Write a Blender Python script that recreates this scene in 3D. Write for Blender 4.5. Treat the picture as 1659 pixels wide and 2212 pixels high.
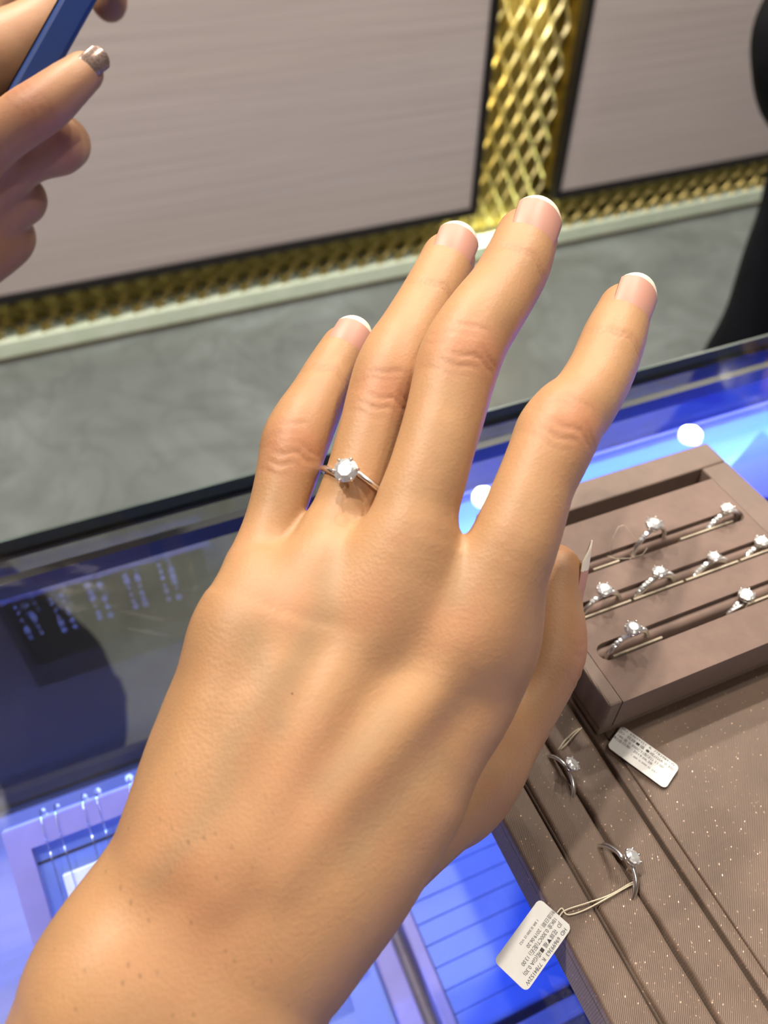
import bpy, bmesh, math, random
import numpy as np
from mathutils import Vector, Matrix
from mathutils.geometry import tessellate_polygon

for o in list(bpy.data.objects): bpy.data.objects.remove(o)
S = bpy.context.scene
COL = S.collection
random.seed(7); RNG = np.random.default_rng(7)

# ------------------------------------------------------------------ camera
# X runs along the counter, Y into the shop, Z up; z = 0 is the glass counter top
FPX, YAW, PIT, ROL, CAMH = 1720.0, .42417, .80966, .02636, .23
_f = np.array([math.sin(YAW)*math.cos(PIT), math.cos(YAW)*math.cos(PIT), -math.sin(PIT)])
_r0 = np.array([math.cos(YAW), -math.sin(YAW), 0.0]); _u0 = np.cross(_r0, _f)
CR = math.cos(ROL)*_r0 + math.sin(ROL)*_u0
CU = -math.sin(ROL)*_r0 + math.cos(ROL)*_u0
CF = _f
CAM = np.array([0, 0, CAMH])
cd = bpy.data.cameras.new('camera'); cam = bpy.data.objects.new('camera', cd); COL.objects.link(cam)
cam.matrix_world = Matrix(((CR[0], CU[0], -CF[0], CAM[0]), (CR[1], CU[1], -CF[1], CAM[1]), (CR[2], CU[2], -CF[2], CAM[2]), (0, 0, 0, 1)))
cd.sensor_fit = 'HORIZONTAL'; cd.sensor_width = 36.0; cd.lens = 36.0*FPX/1659.0
cd.clip_start = .01; cd.clip_end = 60
cd.dof.use_dof = True; cd.dof.focus_distance = .195; cd.dof.aperture_fstop = 18.0
S.camera = cam

# ------------------------------------------------------------------ world, exposure
w = bpy.data.worlds.new('world'); S.world = w; w.use_nodes = True
w.node_tree.nodes['Background'].inputs[0].default_value = (.9, .93, 1, 1)
w.node_tree.nodes['Background'].inputs[1].default_value = .25
S.view_settings.view_transform = 'Standard'; S.view_settings.look = 'None'
S.view_settings.exposure = 0.0; S.view_settings.gamma = 1.0; S.view_settings.use_curve_mapping = False

FLOOR = -.92; CEIL = 1.90
LAMP_W = 20.0; LAMP_C = (1, .91, .78)
LED_W = 12.0; LED_C = (.08, .20, 1.0)

def ray(x, y): return CF + (x-829.5)/FPX*CR - (y-1106)/FPX*CU
def onz(x, y, z): d = ray(x, y); return CAM + d*((z-CAMH)/d[2])
def dep(x, y, t): return CAM + ray(x, y)*t

# ------------------------------------------------------------------ helpers
def link(name, me, mat=None, parent=None, label=None, cat=None, group=None, kind=None, smooth=False):
    o = bpy.data.objects.new(name, me); COL.objects.link(o)
    if mat is not None and me is not None and not me.materials: me.materials.append(mat)
    if parent is not None: o.parent = parent
    if smooth and me is not None:
        me.polygons.foreach_set('use_smooth', [True]*len(me.polygons))
    tag(o, label, cat, group, kind)
    return o
def tag(o, label=None, cat=None, group=None, kind=None):
    if label: o['label'] = label
    if cat: o['category'] = cat
    if group: o['group'] = group
    if kind: o['kind'] = kind
    return o
def empty(name, loc, label=None, cat=None, group=None, kind=None):
    o = bpy.data.objects.new(name, None); COL.objects.link(o); o.location = loc
    o.empty_display_size = .01
    return tag(o, label, cat, group, kind)
def put(name, verts, faces, mat, parent=None, smooth=False, **k):
    """mesh from world coordinates; origin moved to the parent's frame"""
    v = np.asarray(verts, float)
    if parent is not None and isinstance(parent, bpy.types.Object):
        off = np.zeros(3); p = parent
        while p is not None: off += np.array(p.location); p = p.parent
        v = v - off
    me = bpy.data.meshes.new(name); me.from_pydata(v.tolist(), [], [list(f) for f in faces]); me.update()
    return link(name, me, mat, parent, smooth=smooth, **k)

class MB:
    def __init__(s): s.v = []; s.f = []
    def add(s, v, f):
        n = len(s.v); s.v += [tuple(float(c) for c in p) for p in v]; s.f += [tuple(i+n for i in q) for q in f]; return s
    def box(s, x0, x1, y0, y1, z0, z1, bev=0.0):
        if bev <= 0:
            v = [(x, y, z) for z in (z0, z1) for y in (y0, y1) for x in (x0, x1)]
            return s.add(v, [(0, 2, 3, 1), (4, 5, 7, 6), (0, 1, 5, 4), (2, 6, 7, 3), (0, 4, 6, 2), (1, 3, 7, 5)])
        bm = bmesh.new(); bmesh.ops.create_cube(bm, size=1)
        for q in bm.verts:
            q.co = Vector(((x0+x1)/2+q.co.x*(x1-x0), (y0+y1)/2+q.co.y*(y1-y0), (z0+z1)/2+q.co.z*(z1-z0)))
        bmesh.ops.bevel(bm, geom=bm.edges[:], offset=bev, segments=2, profile=.5, affect='EDGES')
        bm.verts.index_update()
        s.add([q.co for q in bm.verts], [[q.index for q in f.verts] for f in bm.faces]); bm.free(); return s
    def tube(s, pts, rad, n=8, closed=False, caps=True):
        P = np.asarray(pts, float); m = len(P)
        R = np.full(m, rad) if np.isscalar(rad) else np.asarray(rad, float)
        T = np.gradient(P, axis=0)
        if closed:
            T = np.roll(P, -1, 0)-np.roll(P, 1, 0)
        T /= np.linalg.norm(T, axis=1)[:, None]+1e-12
        a = np.array([0, 0, 1.0]);
        if abs(T[0] @ a) > .9: a = np.array([1.0, 0, 0])
        nrm = np.cross(T[0], a); nrm /= np.linalg.norm(nrm)
        v = []; f = []
        for i in range(m):
            nrm = nrm-T[i]*(nrm @ T[i]); nrm /= np.linalg.norm(nrm); b = np.cross(T[i], nrm)
            for j in range(n):
                t = 2*math.pi*j/n; v.append(P[i]+R[i]*(math.cos(t)*nrm+math.sin(t)*b))
        for i in range(m if closed else m-1):
            k = (i+1) % m
            for j in range(n):
                f.append((i*n+j, i*n+(j+1) % n, k*n+(j+1) % n, k*n+j))
        if caps and not closed:
            f.append(tuple(range(n-1, -1, -1))); f.append(tuple((m-1)*n+j for j in range(n)))
        return s.add(v, f)
    def build(s, name, mat, parent=None, smooth=False, **k):
        return put(name, s.v, s.f, mat, parent, smooth, **k)

# ------------------------------------------------------------------ materials
def nodes(name):
    m = bpy.data.materials.new(name); m.use_nodes = True; nt = m.node_tree
    return m, nt, nt.nodes['Principled BSDF']
def N(nt, t, **k):
    n = nt.nodes.new(t)
    for a, b in k.items():
        if a == 'i':
            for q, v in b.items(): n.inputs[q].default_value = v
        else: setattr(n, a, b)
    return n
def L(nt, a, b): nt.links.new(a, b)
def ramp(nt, src, stops):
    r = N(nt, 'ShaderNodeValToRGB'); e = r.color_ramp.elements
    while len(e) < len(stops): e.new(.5)
    for q, (p, c) in zip(e, stops): q.position = p; q.color = (*c, 1) if len(c) == 3 else c
    L(nt, src, r.inputs[0]); return r.outputs[0]
def coords(nt, scale=(1, 1, 1), rot=(0, 0, 0)):
    g = N(nt, 'ShaderNodeNewGeometry'); m = N(nt, 'ShaderNodeMapping')
    m.inputs['Scale'].default_value = scale; m.inputs['Rotation'].default_value = rot
    L(nt, g.outputs['Position'], m.inputs['Vector']); return m.outputs[0]
def bump(nt, b, h, strength, dist):
    n = N(nt, 'ShaderNodeBump', i={'Strength': strength, 'Distance': dist}); L(nt, h, n.inputs['Height']); L(nt, n.outputs[0], b.inputs['Normal']); return n
def plain(name, col, rough=.5, metal=0.0, noise=0.0, nscale=60, spec=.5):
    m, nt, b = nodes(name)
    b.inputs['Base Color'].default_value = (*col, 1); b.inputs['Roughness'].default_value = rough
    b.inputs['Metallic'].default_value = metal; b.inputs['Specular IOR Level'].default_value = spec
    if noise:
        t = N(nt, 'ShaderNodeTexNoise', i={'Scale': nscale, 'Detail': 4}); L(nt, coords(nt), t.inputs['Vector'])
        c = ramp(nt, t.outputs[0], [(.3, tuple(x*(1-noise) for x in col)), (.7, tuple(min(1, x*(1+noise)) for x in col))])
        L(nt, c, b.inputs['Base Color'])
    return m
def streaky(name, c0, c1, scale, rough=.5, bs=.2, bd=.001, metal=0):
    """fine grain stretched along X"""
    m, nt, b = nodes(name); co = coords(nt, scale)
    t = N(nt, 'ShaderNodeTexNoise', i={'Scale': 1, 'Detail': 6, 'Roughness': .65}); L(nt, co, t.inputs['Vector'])
    L(nt, ramp(nt, t.outputs[0], [(.3, c0), (.7, c1)]), b.inputs['Base Color'])
    b.inputs['Roughness'].default_value = rough; b.inputs['Metallic'].default_value = metal
    bump(nt, b, t.outputs[0], bs, bd); return m
def cloth(name, col, twill=5200, ang=.9, rough=.55, sheen=.3, sparkle=0.0):
    m, nt, b = nodes(name); co = coords(nt, (1, 1, 1), (0, 0, ang))
    wv = N(nt, 'ShaderNodeTexWave', i={'Scale': twill/20, 'Distortion': .6, 'Detail': 1}); L(nt, co, wv.inputs['Vector'])
    ns = N(nt, 'ShaderNodeTexNoise', i={'Scale': 70, 'Detail': 5, 'Roughness': .7}); L(nt, co, ns.inputs['Vector'])
    c = ramp(nt, ns.outputs[0], [(.25, tuple(x*.78 for x in col)), (.75, tuple(x*1.15 for x in col))])
    mx = N(nt, 'ShaderNodeMixRGB', blend_type='MULTIPLY', i={0: .35}); L(nt, c, mx.inputs[1])
    L(nt, ramp(nt, wv.outputs[0], [(0, (.55, .55, .55)), (1, (1.25, 1.2, 1.15))]), mx.inputs[2])
    L(nt, mx.outputs[0], b.inputs['Base Color'])
    b.inputs['Roughness'].default_value = rough; b.inputs['Sheen Weight'].default_value = sheen
    b.inputs['Sheen Tint'].default_value = (1, .85, .75, 1)
    bump(nt, b, wv.outputs[0], .35, .0002)
    if sparkle:
        vo = N(nt, 'ShaderNodeTexVoronoi', i={'Scale': 3000}); L(nt, coords(nt), vo.inputs['Vector'])
        sp = ramp(nt, vo.outputs['Color'], [(.0, (0, 0, 0)), (.90, (0, 0, 0)), (.95, (1, 1, 1))])
        g = N(nt, 'ShaderNodeMixRGB', i={2: (.5, .34, .25, 1)}); L(nt, sp, g.inputs[0]); L(nt, mx.outputs[0], g.inputs[1]); L(nt, g.outputs[0], b.inputs['Base Color'])
        r = N(nt, 'ShaderNodeMapRange', i={3: rough, 4: .3}); L(nt, sp, r.inputs[0]); L(nt, r.outputs[0], b.inputs['Roughness'])
        mm = N(nt, 'ShaderNodeMath', operation='MULTIPLY', i={1: sparkle}); L(nt, sp, mm.inputs[0]); L(nt, mm.outputs[0], b.inputs['Metallic'])
    return m
def glassmat(name, tint=(1, 1, 1), ior=1.5, gain=1.0, rough=0.0):
    """clear sheet glass: light passes, the surface reflects by Fresnel"""
    m = bpy.data.materials.new(name); m.use_nodes = True; nt = m.node_tree; nt.nodes.clear()
    o = N(nt, 'ShaderNodeOutputMaterial'); mx = N(nt, 'ShaderNodeMixShader'); fr = N(nt, 'ShaderNodeFresnel', i={0: ior})
    t = N(nt, 'ShaderNodeBsdfTransparent', i={0: (*tint, 1)}); g = N(nt, 'ShaderNodeBsdfGlossy', i={'Roughness': rough})
    ge = N(nt, 'ShaderNodeNewGeometry'); mr = N(nt, 'ShaderNodeMapRange', i={3: ior, 4: 1/ior})
    L(nt, ge.outputs['Backfacing'], mr.inputs[0]); L(nt, mr.outputs[0], fr.inputs[0])   # same reflectance from both sides
    ml = N(nt, 'ShaderNodeMath', operation='MULTIPLY', i={1: gain}); ml.use_clamp = True
    L(nt, fr.outputs[0], ml.inputs[0]); L(nt, ml.outputs[0], mx.inputs[0]); L(nt, t.outputs[0], mx.inputs[1]); L(nt, g.outputs[0], mx.inputs[2]); L(nt, mx.outputs[0], o.inputs[0])
    return m
def emit(name, col, st):
    m = bpy.data.materials.new(name); m.use_nodes = True; nt = m.node_tree; nt.nodes.clear()
    o = N(nt, 'ShaderNodeOutputMaterial'); e = N(nt, 'ShaderNodeEmission', i={0: (*col, 1), 1: st}); L(nt, e.outputs[0], o.inputs[0]); return m

def marble(name, stops, scale, rough, vein=0.0):
    m, nt, b = nodes(name); co = coords(nt)
    t = N(nt, 'ShaderNodeTexNoise', i={'Scale': scale, 'Detail': 8, 'Roughness': .62, 'Distortion': 1.2}); L(nt, co, t.inputs['Vector'])
    c = ramp(nt, t.outputs[0], stops)
    if vein:
        t2 = N(nt, 'ShaderNodeTexNoise', i={'Scale': scale*.8, 'Detail': 3, 'Distortion': 2.0}); L(nt, co, t2.inputs['Vector'])
        v = ramp(nt, t2.outputs[0], [(.47, (1, 1, 1)), (.5, (1-vein,)*3), (.53, (1, 1, 1))])
        mx = N(nt, 'ShaderNodeMixRGB', blend_type='MULTIPLY', i={0: 1}); L(nt, c, mx.inputs[1]); L(nt, v, mx.inputs[2]); c = mx.outputs[0]
    L(nt, c, b.inputs['Base Color']); b.inputs['Roughness'].default_value = rough
    return m

M = {}
M['floor'] = marble('grey_marble', [(.3, (.080, .092, .092)), (.5, (.105, .120, .120)), (.72, (.145, .168, .172))], 3.2, .34, .14)
M['plinth'] = marble('pale_green_marble', [(.3, (.66, .80, .62)), (.7, (.84, .92, .79))], 14, .3)
M['ceiling'] = plain('ceiling_paint', (.82, .82, .80), .8)
M['wall'] = plain('wall_paint', (.45, .40, .37), .8, noise=.05)
M['panel'] = streaky('mauve_grained_laminate', (.46, .395, .395), (.61, .535, .535), (1.6, 1.6, 160), .42, .15, .0006)
M['frame'] = plain('black_metal_trim', (.02, .017, .018), .3, .3)
M['gold'] = plain('brass_mesh', (.80, .72, .42), .38, 1.0)
M['goldback'] = plain('brass_sheet', (.40, .31, .10), .4, 1.0)
M['glass'] = glassmat('counter_glass', (.955, .965, .96), 1.5, 1.0)
M['pane'] = glassmat('smoked_front_glass', (.72, .71, .66), 1.5, 1.3)
M['edge'] = plain('polished_glass_edge', (.10, .13, .125), .15, 0, spec=.8)
M['darktrim'] = plain('dark_trim', (.012, .012, .016), .35)
M['bronze'] = plain('bronze_trim', (.10, .065, .04), .35, .6)
M['deck'] = streaky('case_deck_laminate', (.15, .115, .115), (.20, .155, .155), (6, 120, 6), .5, .1, .0004)
M['lit'] = plain('led_tinted_satin', (.17, .25, .60), .35, noise=.05, nscale=25)  # blue of the LED light is put into the base colour
M['mauvefab'] = plain('mauve_satin_frame', (.30, .25, .38), .5, noise=.08, nscale=90)
M['whitepad'] = plain('white_velvet_pad', (.85, .85, .86), .8, noise=.04, nscale=300)
M['brown'] = cloth('brown_satin', (.122, .077, .054), 14000, .75, .5, .25, .55)
M['brownA'] = cloth('brown_linen_weave', (.165, .113, .091), 12000, .1, .6, .2)
M['browndark'] = cloth('brown_linen_insert', (.175, .113, .092), 12000, .05, .7, .25)
M['silver'] = plain('white_gold', (.90, .88, .86), .26, 1.0)
M['card'] = plain('tag_card', (.64, .63, .62), .55, noise=.03, nscale=400)
M['ink'] = plain('black_ink', (.02, .02, .022), .6)
M['thread'] = plain('cream_thread', (.62, .55, .42), .8)
M['black'] = plain('black_cloth', (.003, .003, .005), .85, noise=.3, nscale=40, spec=.2)
M['navy'] = plain('navy_cloth', (.003, .0035, .007), .85, noise=.3, nscale=30, spec=.2)
M['phone'] = plain('blue_phone_case', (.012, .045, .21), .42)
M['screen'] = plain('phone_screen', (.01, .01, .012), .08)
M['body'] = plain('counter_body', (.16, .12, .11), .5, noise=.1)
def gemmat():
    m = bpy.data.materials.new('diamond'); m.use_nodes = True; nt = m.node_tree; nt.nodes.clear()
    o = N(nt, 'ShaderNodeOutputMaterial'); g = N(nt, 'ShaderNodeBsdfGlass', i={'IOR': 2.3, 'Roughness': 0.0}); g.inputs[0].default_value = (1, 1, 1, 1)
    gl = N(nt, 'ShaderNodeBsdfGlossy', i={'Roughness': .2}); gl.inputs[0].default_value = (1, 1, 1, 1)
    df = N(nt, 'ShaderNodeBsdfDiffuse'); df.inputs[0].default_value = (.92, .92, .95, 1)
    mx = N(nt, 'ShaderNodeMixShader', i={0: .6}); L(nt, g.outputs[0], mx.inputs[1]); L(nt, gl.outputs[0], mx.inputs[2])
    m2 = N(nt, 'ShaderNodeMixShader', i={0: .25}); L(nt, mx.outputs[0], m2.inputs[1]); L(nt, df.outputs[0], m2.inputs[2]); L(nt, m2.outputs[0], o.inputs[0]); return m
M['gem'] = gemmat()
M['slotcard'] = plain('cream_tag_edge', (.42, .35, .27), .7, noise=.1, nscale=500)
M['goldstrip'] = plain('dull_brass_mesh', (.46, .37, .14), .5, 1.0)
M['platform'] = plain('led_tinted_platform', (.075, .105, .34), .35, noise=.06, nscale=25)  # white board, with the blue LED light painted into its colour
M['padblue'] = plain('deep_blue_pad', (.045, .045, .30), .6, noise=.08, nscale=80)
# ------------------------------------------------------------------ the room
def slab(name, *b, mat): return MB().box(*b).build(name, mat, kind='structure')
slab('floor', -3, 5, -2.5, 5.2, FLOOR-.05, FLOOR, mat=M['floor'])
slab('ceiling', -3, 5, -2.5, 5.2, CEIL, CEIL+.05, mat=M['ceiling'])
slab('wall_far', -3, 5, 5.2, 5.25, FLOOR, CEIL, mat=M['wall'])
slab('wall_back', -3, 5, -2.55, -2.5, FLOOR, CEIL, mat=M['wall'])
slab('wall_left', -3.05, -3, -2.5, 5.2, FLOOR, CEIL, mat=M['wall'])
slab('wall_right', 5, 5.05, -2.5, 5.2, FLOOR, CEIL, mat=M['wall'])

# ceiling downlights, some of them added as fill
M['lens'] = emit('downlight_lens', LAMP_C, 130.0)
M['lamprim'] = plain('white_lamp_rim', (.8, .8, .8), .4)
def downlight(x, y, label, power=LAMP_W, rad=.036):
    e = empty('ceiling_downlight', (x, y, CEIL-.012), label, 'lamp', 'recessed ceiling downlights')
    n = 24; ang = [2*math.pi*i/n for i in range(n)]
    v = [(x+r*math.cos(a), y+r*math.sin(a), z) for (r, z) in ((.042, CEIL-.006), (.042, CEIL-.012), (.056, CEIL-.012), (.058, CEIL)) for a in ang]
    f = [(k*n+i, k*n+(i+1) % n, (k+1)*n+(i+1) % n, (k+1)*n+i) for k in range(3) for i in range(n)]
    put('rim', v, f, M['lamprim'], e)
    put('lens', [(x+.042*math.cos(a), y+.042*math.sin(a), CEIL-.006) for a in ang], [tuple(range(n-1, -1, -1))], M['lens'], e)
    l = bpy.data.lights.new('downlight', 'AREA'); l.shape = 'DISK'; l.size = rad*2; l.energy = power; l.color = LAMP_C
    o = bpy.data.objects.new('bulb', l); COL.objects.link(o); o.parent = e; o.location = (0, 0, -.008)
    l.spread = math.radians(150)
downlight(1.213, 1.768, 'round ceiling downlight mirrored in the glass between middle and index finger')
downlight(2.168, 1.768, 'round ceiling downlight mirrored as a white dot above the ring tray')
downlight(.26, 1.768, 'round ceiling downlight over the aisle, left of the two mirrored ones')
downlight(.74, 4.4, 'round ceiling downlight far behind the opposite counter')
downlight(.2, 1.12, 'added unseen downlight over the middle of the aisle, ahead of the hand', 21)  # added lamp, brightens the opposite panels and the hand
downlight(1.65, 1.12, 'added unseen downlight over the right of the aisle', 26)  # added lamp, gives the panels across the aisle more light
downlight(-.9, 1.12, 'round ceiling downlight over the left of the aisle', 20)
downlight(-.55, .45, 'added unseen downlight above the left of the glass counter', 20)  # added fill for the back of the hand
downlight(1.2, .3, 'round ceiling downlight above the right of the glass counter', 9)
downlight(.1, -.9, 'added unseen downlight behind the photographer', 6)  # added fill from the camera side, softens the hand

# ------------------------------------------------------------------ counter across the aisle
YW = 1.80
oc = empty('opposite_counter', (1.2, 2.1, FLOOR), 'counter front across the aisle with mauve panels, brass mesh and pale stone plinth', 'counter')
TOPZ = -.02
MB().box(-1.6, 3.6, YW+.075, 2.35, FLOOR+.06, TOPZ).build('carcass', M['body'], oc)
MB().box(-1.62, 3.62, YW-.02, 2.4, TOPZ, TOPZ+.03, .004).build('counter_top', M['frame'], oc)
MB().box(-1.6, 3.6, YW-.002, YW+.3, FLOOR+.004, -.868, .003).build('plinth', M['plinth'], oc)
MB().box(-1.6, 3.6, YW-.006, YW+.2, FLOOR, FLOOR+.010).build('plinth_foot', M['bronze'], oc)
MB().box(-1.6, 3.6, YW+.070, YW+.074, -.868, TOPZ).build('brass_backing', M['goldback'], oc)
COLS = [(-.755, -.515), (1.062, 1.300), (2.875, 3.115)]
edges = [-1.6]+[q for c in COLS for q in c]+[3.6]
for i in range(0, len(edges), 2):
    a, b = edges[i], edges[i+1]
    z0, z1 = -.770, TOPZ-.03
    MB().box(a+.02, b-.02, YW-.004, YW+.070, z0+.02, z1-.02).build('laminate_panel', M['panel'], oc)
    fr = MB()
    fr.box(a, b, YW-.010, YW+.02, z0, z0+.021, .002); fr.box(a, b, YW-.010, YW+.02, z1-.021, z1, .002)
    fr.box(a, a+.021, YW-.010, YW+.02, z0+.021, z1-.021, .002); fr.box(b-.021, b, YW-.010, YW+.02, z0+.021, z1-.021, .002)
    fr.build('panel_frame', M['frame'], oc)
    sd = MB().box(a, a+.019, YW+.02, YW+.07, z0, z1); sd.box(b-.019, b, YW+.02, YW+.07, z0, z1); sd.box(a, b, YW+.02, YW+.07, z0, z0+.019)
    sd.build('brass_reveal', M['goldback'], oc)
def strand(mb, x0, sgn, z0, z1, y, pitch=.0272, per=.098, wdt=.0045, th=.004):
    n = max(3, int((z1-z0)/per*10)+1); zs = np.linspace(z0, z1, n); v = []; f = []
    for z in zs:
        ph = 2*math.pi*z/per; x = x0+sgn*(pitch/2-.0035)*math.cos(ph); yy = y+sgn*.004*math.sin(ph)
        v += [(x-wdt, yy+.002, z), (x, yy-th, z), (x+wdt, yy+.002, z)]
    for i in range(n-1):
        q = i*3; f += [(q, q+1, q+4, q+3), (q+1, q+2, q+5, q+4)]
    mb.add(v, f)
for (a, b) in COLS:
    mb = MB(); k = 0; x = a+.012
    while x < b-.004:
        strand(mb, x, 1 if k % 2 else -1, -.868, TOPZ-.01, YW+.055); x += .0272; k += 1
    mb.build('brass_mesh_column', M['gold'], oc, kind='stuff')
mb = MB(); x = -1.59; k = 0
while x < 3.59:
    if not any(c[0] < x < c[1] for c in COLS):
        strand(mb, x, 1 if k % 2 else -1, -.868, -.772, YW+.012, per=.066, wdt=.0062, th=.006)
    x += .0272; k += 1
mb.build('brass_mesh_strip', M['goldstrip'], oc, kind='stuff')
# small spotlight at the head of each brass column
for (a, b) in COLS[1:2]:
    e = oc
    xc = (a+b)/2
    mb = MB().tube([(xc+.05, YW+.026, TOPZ-.005), (xc+.05, YW+.026, TOPZ-.035)], .014, 16); mb.build('column_spotlight', M['frame'], oc, True)
    l = bpy.data.lights.new('column_spot', 'SPOT'); l.energy = 190; l.color = (1, .93, .62); l.spot_size = math.radians(38); l.spot_blend = .35; l.shadow_soft_size = .012
    o = bpy.data.objects.new('column_bulb', l); COL.objects.link(o); o.parent = oc
    p = Vector((xc+.05, YW+.026, TOPZ-.04)); t = Vector((xc-.01, YW+.075, -.34)); o.location = p-Vector(oc.location)
    o.rotation_euler = (t-p).to_track_quat('-Z', 'Y').to_euler()

# ------------------------------------------------------------------ the glass counter in front
GY = .2400; DECK = -.176
gc = empty('glass_counter', (.1, 0, FLOOR), 'glass display counter in the foreground, lit blue inside', 'counter')
X0, X1, YB = -1.1, 1.3, -.32
MB().box(X0, X1, YB, GY, -.0075, 0).build('glass_top', M['glass'], gc)
MB().box(X0, X1, GY-.0095, GY-.0015, DECK, -.0085).build('front_pane', M['pane'], gc)
ed = MB().box(X0, X1, GY, GY+.0012, -.0075, 0); ed.build('polished_front_edge', M['edge'], gc)
MB().box(X0, X1, GY-.0138, GY-.0100, -.0120, -.0080).build('front_seal', M['darktrim'], gc)
MB().box(X0, X1, GY-.0015, GY+.0005, -.0085, -.0076).build('bond_line', M['darktrim'], gc)
MB().box(X0, X1, YB, GY-.0108, DECK-.012, DECK).build('deck', M['deck'], gc)
tr = MB().box(X0, X1, GY-.0105, GY+.003, DECK-.02, DECK+.0012, .0005); tr.build('pane_channel', M['darktrim'], gc)
MB().box(X0, X1, GY-.0118, GY-.0107, DECK-.001, DECK+.0012, .0003).build('channel_bead', M['bronze'], gc)
MB().box(X0, X1, YB, GY+.002, FLOOR+.08, DECK-.02).build('base_cabinet', M['body'], gc)
MB().box(X0+.02, X1-.02, YB+.03, GY-.03, FLOOR, FLOOR+.08).build('kick_plinth', M['frame'], gc)
MB().box(X0, X1, YB-.02, YB, FLOOR+.08, -.0075).build('back_panel', M['body'], gc)
# LED bar under the back edge and under the front seal (cool blue-white strips)
def ledbar(y, z, dirv, x0, x1, wat, name):
    MB().box(x0, x1, y-.0018, y+.0018, z, z+.004).build('led_bar', M['darktrim'], gc)
    l = bpy.data.lights.new(name, 'AREA'); l.shape = 'RECTANGLE'; l.size = x1-x0; l.size_y = .0032; l.energy = wat; l.color = LED_C
    o = bpy.data.objects.new(name, l); COL.objects.link(o); o.parent = gc
    o.location = Vector(((x0+x1)/2, y, z-.001))-Vector(gc.location)
    d = Vector(dirv).normalized(); q = d.to_track_quat('-Z', 'Y'); xax = q @ Vector((1, 0, 0))
    o.rotation_euler = q.to_euler()
ledbar(GY-.0119, -.0162, (0, -.35, -1), X0, X1, LED_W, 'led_strip_front')
ledbar(YB+.02, -.0125, (0, .55, -1), X0, X1, LED_W*.8, 'led_strip_back')

# raised white platform under the right half of the glass
RZ = -.046
pf = empty('display_riser', (.5, .1, DECK), 'white raised display platform glowing blue under the glass, behind the ring tray', 'display stand')
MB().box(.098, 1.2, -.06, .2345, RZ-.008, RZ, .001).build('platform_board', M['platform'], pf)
MB().box(.098, 1.2, .2345, .2365, RZ-.010, RZ+.0005).build('front_lip', M['mauvefab'], pf)
for xx in (.2, .62, 1.15):
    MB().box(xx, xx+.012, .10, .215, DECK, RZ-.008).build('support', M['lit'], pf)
fl = MB(); fl.add([(.262, .19, RZ+.0005), (.315, .215, RZ+.0005), (.315, .150, RZ+.0005), (.262, .19, RZ+.0045), (.315, .215, RZ+.0045), (.315, .150, RZ+.0045)], [(3, 5, 4), (0, 1, 2), (0, 3, 4, 1), (1, 4, 5, 2), (2, 5, 3, 0)])
fl.build('triangular_pad', M['padblue'], None, label='small triangular pad lying on the glowing platform at the right edge', cat='display pad')

def case_tray(name, x0, x1, y0, y1, h, rim, label, pleats=0, group='display trays inside the glass case'):
    e = empty(name, ((x0+x1)/2, (y0+y1)/2, DECK), label, 'display tray', group)
    z0 = DECK+.0005; z1 = DECK+h
    for b in ((x0, x1, y1-rim, y1), (x0, x1, y0, y0+rim), (x0, x0+rim, y0+rim, y1-rim), (x1-rim, x1, y0+rim, y1-rim)):
        MB().box(*b, z0, z1, .0012).build('rim', M['mauvefab'], e)
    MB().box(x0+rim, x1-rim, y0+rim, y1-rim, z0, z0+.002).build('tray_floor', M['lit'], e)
    if pleats:
        n = pleats; yy = np.linspace(y0+rim+.004, y1-rim-.001, n+1)
        for i in range(n):
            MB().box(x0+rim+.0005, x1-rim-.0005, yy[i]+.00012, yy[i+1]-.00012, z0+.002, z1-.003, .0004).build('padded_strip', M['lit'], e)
    return e
case_tray('display_tray', .002, .0525, .020, .1165, .012, .010, 'narrow display tray glowing blue below the wrist')
case_tray('padded_tray', .0585, .16, .038, .14, .018, .006, 'wide display tray with padded strips glowing blue beside the brown tray', 9)

# tilted stand with drop earrings hooked over its top rail
def tilt(x, t, d=0.0):           # t metres down the slope from the top edge, d proud of the face
    c, s_ = .7809, .6247
    return (x, .171-c*t-s_*d, -.085-s_*t+c*d)
es = empty('earring_stand', (-.035, .13, DECK), 'mauve-framed tilted earring stand glowing violet, left of the wrist', 'display stand')
def tbox(x0, x1, t0, t1, d0, d1):
    v = [tilt(x, t, d) for d in (d0, d1) for t in (t0, t1) for x in (x0, x1)]
    return v, [(0, 1, 3, 2), (4, 6, 7, 5), (0, 4, 5, 1), (2, 3, 7, 6), (0, 2, 6, 4), (1, 5, 7, 3)]
for b in ((-.083, .03, 0, .0095), (-.083, .03, .0885, .098), (-.083, -.0745, .0095, .0885), (.0215, .03, .0095, .0885)):
    v, f = tbox(*b, -.003, .003); put('rail', v, f, M['mauvefab'], es)
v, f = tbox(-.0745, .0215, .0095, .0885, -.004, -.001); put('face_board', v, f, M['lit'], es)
MB().box(-.08, .027, .158, .162, DECK, -.096).build('rear_leg', M['frame'], es)
v, f = tbox(-.0665, -.02, .024, .062, -.0005, .0025); put('earring_card', v, f, M['whitepad'], None, label='bright white padded card lying on the tilted earring stand', cat='card')
M['chain'] = plain('silver_chain', (.80, .80, .84), .15, 1.0)
stone = bmesh.new(); bmesh.ops.create_icosphere(stone, subdivisions=1, radius=.0013); sm = bpy.data.meshes.new('stone'); stone.to_mesh(sm); stone.free(); sm.materials.append(plain('crystal_bead', (.95, .95, .97), .35, .5))
names = ['leftmost', 'second from the left', 'middle', 'fourth from the left', 'rightmost']
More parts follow.
